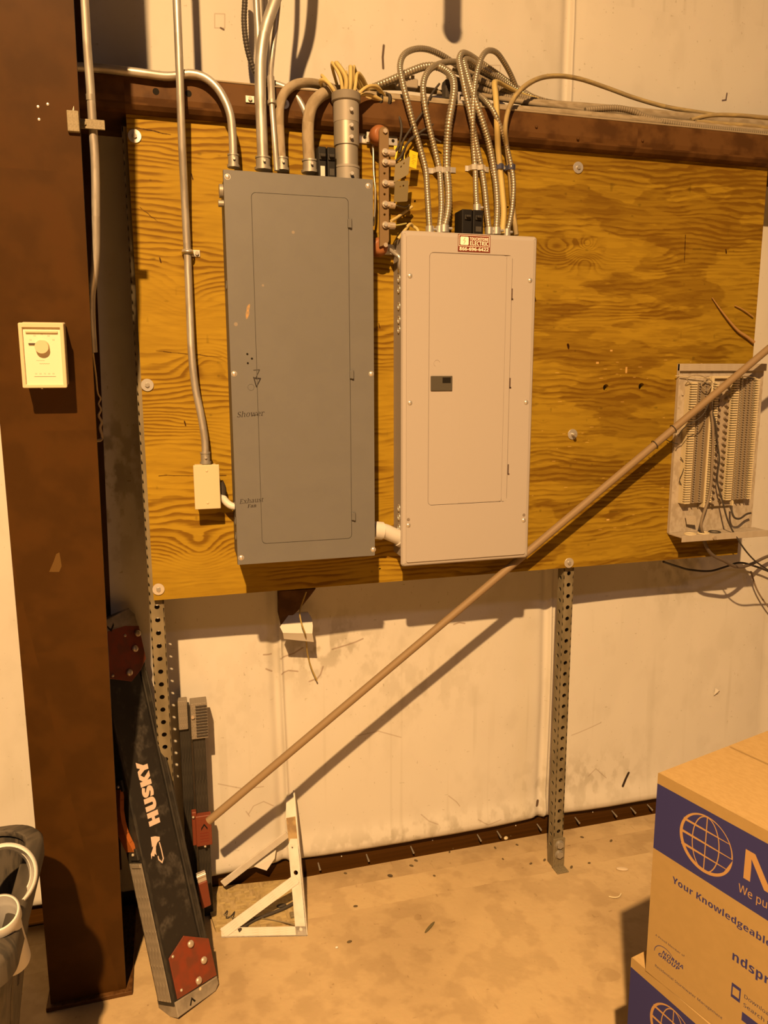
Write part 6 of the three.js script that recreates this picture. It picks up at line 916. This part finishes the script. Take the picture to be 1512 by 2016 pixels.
// ---------------------------------------------------------------- bin with plastic fittings at the left
{
  const x1 = -0.247, x0 = -0.80, z0 = 0.335, z1 = 0.80, y1 = 0.645, r = 0.07, t = thing('storage_bin', [(x0 + x1) / 2, 0, (z0 + z1) / 2], 'dusty black plastic bin at the bottom left corner', 'bin');
  const ring = (ins, y) => { const out = [], cx0 = x0 + ins + r, cx1 = x1 - ins - r, cz0 = z0 + ins + r, cz1 = z1 - ins - r; for (const [cx, cz, a0] of [[cx1, cz1, 0], [cx0, cz1, 90], [cx0, cz0, 180], [cx1, cz0, 270]]) for (let k = 0; k <= 8; k++) { const a = (a0 + k * 11.25) * Math.PI / 180; out.push([cx + r * Math.cos(a), y, cz + r * Math.sin(a)]); } return out; };
  const loft = (rings) => { const pos = [], uv = [], id = [], n = rings[0].length; rings.forEach((R, j) => { for (let i = 0; i <= n; i++) { const p = R[i % n]; pos.push(...p); uv.push(i / n * 2, p[1] + j * 0.02); if (i < n && j) { const k = (j - 1) * (n + 1) + i, m = k + n + 1; id.push(k, m, k + 1, k + 1, m, m + 1); } } }); const g = new THREE.BufferGeometry(); g.setAttribute('position', new THREE.Float32BufferAttribute(pos, 3)); g.setAttribute('uv', new THREE.Float32BufferAttribute(uv, 2)); g.setIndex(id); g.computeVertexNormals(); return g; };
  const mB2 = Object.assign(mBin.clone(), { side: THREE.DoubleSide });
  part('body', loft([ring(0.1, 0.0), ring(0.085, 0.12), ring(0.06, 0.3), ring(0.035, 0.48), ring(0.022, 0.56), ring(0.018, y1 - 0.02), ring(0.024, y1 - 0.02), ring(0.03, 0.54), ring(0.066, 0.3), ring(0.1, 0.02)]), mB2, t);
  part('rim', loft([ring(0.03, y1 - 0.012), ring(0.03, y1 - 0.002), ring(0.026, y1), ring(0.006, y1 - 0.004), ring(0.0, y1 - 0.014), ring(0.0, y1 - 0.05), ring(0.004, y1 - 0.052), ring(0.012, y1 - 0.03)]), mB2, t, 'rolled grey-dusted rim');
  part('bottom', box(x0 + 0.12, x1 - 0.12, 0.0, 0.012, z0 + 0.12, z1 - 0.12), mB2, t);
  // side handle: a flared gusset with an opening
  const hs = poly([[-0.10, 0], [-0.085, -0.14], [-0.05, -0.26], [0.06, -0.26], [0.09, -0.13], [0.10, 0]]); hs.holes.push(poly([[-0.03, -0.07], [0.02, -0.06], [0.03, -0.11], [0.0, -0.17], [-0.03, -0.15]], THREE.Path));
  part('handle', framed(extrude(hs, 0.012, 0, { bevel: 0.003 }), [x1 - 0.03, y1 - 0.05, 0.56], [0, 0, -1], [0.14, 1, 0]), mB2, t);
  // PVC fittings lying on top
  const ell = (name, pts, r0, r1, label) => {
    const f = thing(name, pts[0], label, 'pipe fitting'); const wall = (R) => new THREE.CatmullRomCurve3(pts.map(V));
    const a = V(pts[0]), b = V(pts[1]), d = b.clone().sub(a), len = d.length();
    const pf = [[r1, 0], [r0, 0], [r0, 0.022], [r0 - 0.004, 0.028], [r0 - 0.004, len], [r1 - 0.003, len], [r1 - 0.003, 0.03], [r1, 0.026], [r1, 0]].map(([x, y]) => new THREE.Vector2(x, y));
    const g = new THREE.LatheGeometry(pf, 48).applyQuaternion(new THREE.Quaternion().setFromUnitVectors(new THREE.Vector3(0, 1, 0), d.clone().normalize())).translate(a.x, a.y, a.z);
    part('hub', g, Object.assign(mPvc.clone(), { side: THREE.DoubleSide }), f); return f;
  };
  const E1 = [-0.2875, 0.6827, 0.6], E2 = [-0.2777, 0.6804, 0.7];
  const e1 = ell('pvc_fitting', [E1, [E1[0] - 0.03, E1[1] - 0.06, E1[2] - 0.1]], 0.061, 0.054, 'wide white plastic pipe fitting lying in the bin');
  part('inner_ring', new THREE.TorusGeometry(0.0525, 0.003, 8, 40).applyQuaternion(new THREE.Quaternion().setFromUnitVectors(new THREE.Vector3(0, 0, 1), new THREE.Vector3(0.03, 0.06, 0.1).normalize())).translate(E1[0] - 0.008, E1[1] - 0.016, E1[2] - 0.027), mPvc, e1);
  ell('pvc_fitting', [E2, [E2[0], E2[1] - 0.15, E2[2] - 0.07]], 0.035, 0.0305, 'narrow white plastic pipe standing at the bin front');
}
// ---------------------------------------------------------------- litter on the floor
{
  const lit = (q, g, m, label, cat) => single('floor_litter', g.translate(q[0], q[1], q[2]), m, q, label, cat);
  const leaf = (L, w) => new THREE.SphereGeometry(0.5, 12, 8).scale(L, 0.006, w);
  const a = [0.73, 0, 0.1373]; lit(a, leaf(0.058, 0.009).rotateY(0.7).translate(0, 0.003, 0), M(0.12, 0.1, 0.05, 0.8), 'dark dried leaf lying on the open floor', 'leaf');
  const b = [1.3328, 0, 0.1696]; single('floor_litter', tube([[b[0] - 0.02, 0.003, b[2] - 0.004], [b[0] - 0.006, 0.004, b[2] + 0.006], [b[0] + 0.01, 0.004, b[2] + 0.006], [b[0] + 0.022, 0.006, b[2] - 0.002]], 0.0024, { sides: 6 }), mIvory, b, 'curled pale shaving on the floor before the box', 'shaving');
  const c = [1.4314, 0, 0.0563]; lit(c, leaf(0.04, 0.02).rotateY(-0.4).translate(0, 0.003, 0), M(0.55, 0.46, 0.34, 0.8), 'pale scrap on the floor left of the cardboard box', 'scrap');
  const d = [0.4479, 0, 0.1409]; lit(d, leaf(0.009, 0.007).translate(0, 0.003, 0), mWhite, 'tiny white chip on the floor before the bracket', 'chip');
  const e = [0.6856, 0, -0.1259]; lit(e, leaf(0.018, 0.009).rotateY(-0.5).translate(0, 0.003, 0), M(0.07, 0.055, 0.035, 0.9), 'small dark leaf bit lying on the slab joint', 'leaf');
  const f = [1.1379, -0.004, -0.2134]; lit(f, leaf(0.018, 0.014).scale(1, 2, 1).rotateY(0.5).translate(0, 0.004, 0), mIvory, 'pale chip lying at the wall foot left of the post', 'chip');
  const spots = [[885, 1676], [892, 1670], [1018, 1662], [819, 1693], [990, 1692], [1045, 1701], [1146, 1647], [680, 1718], [1005, 1645], [1160, 1700], [1203, 1656], [855, 1725], [700, 1785], [688, 1855], [1072, 1694], [1125, 1708], [810, 1703], [975, 1668]];
  const P = [[0.9194, 0, -0.1971], [0.9374, 0, -0.21], [1.1598, 0, -0.1694], [0.7938, 0, -0.1838], [1.076, 0, -0.1042], [1.1552, 0, -0.0553], [1.4003, 0, -0.1461], [0.5496, 0, -0.1847], [1.1598, 0, -0.2228], [1.3438, 0, -0.003], [1.4835, 0, -0.0933], [0.824, 0, -0.0855], [0.5418, 0, -0.0148], [0.4883, 0, 0.1275], [1.2082, 0, -0.0598], [1.2759, 0, -0.0002], [0.7705, 0, -0.162], [1.0796, 0, -0.1745]];
  const dark = M(0.1, 0.075, 0.04, 0.9);
  P.forEach((p, i) => { const k = rr(0.004, 0.010), y = p[2] < -0.117 ? -0.004 : 0; single('leaf_crumb', leaf(k * 1.6, k * 0.8).rotateY(rr(0, 3)).translate(p[0], y + 0.002, p[2]), dark, [p[0], y, p[2]], 'tiny dark leaf crumb scattered along the wall foot', 'crumb', 'leaf crumbs along the wall foot'); });
}
// capped pipe hanging from the roof just above the picture; its shadow falls on the upper wall
{
  const x = 0.713, z = 0.25, y = 2.757, t = thing('capped_pipe', [x, y, z], 'capped grey pipe hanging from the roof above the plywood', 'pipe');
  part('pipe', cyl([x, y + 0.02, z], [x, TOP, z], 0.022, 20), mZincDull, t); part('cap', new THREE.SphereGeometry(0.024, 20, 12).scale(1, 1.2, 1).translate(x, y + 0.024, z), mZincDull, t);
}
renderer.render(scene, camera);
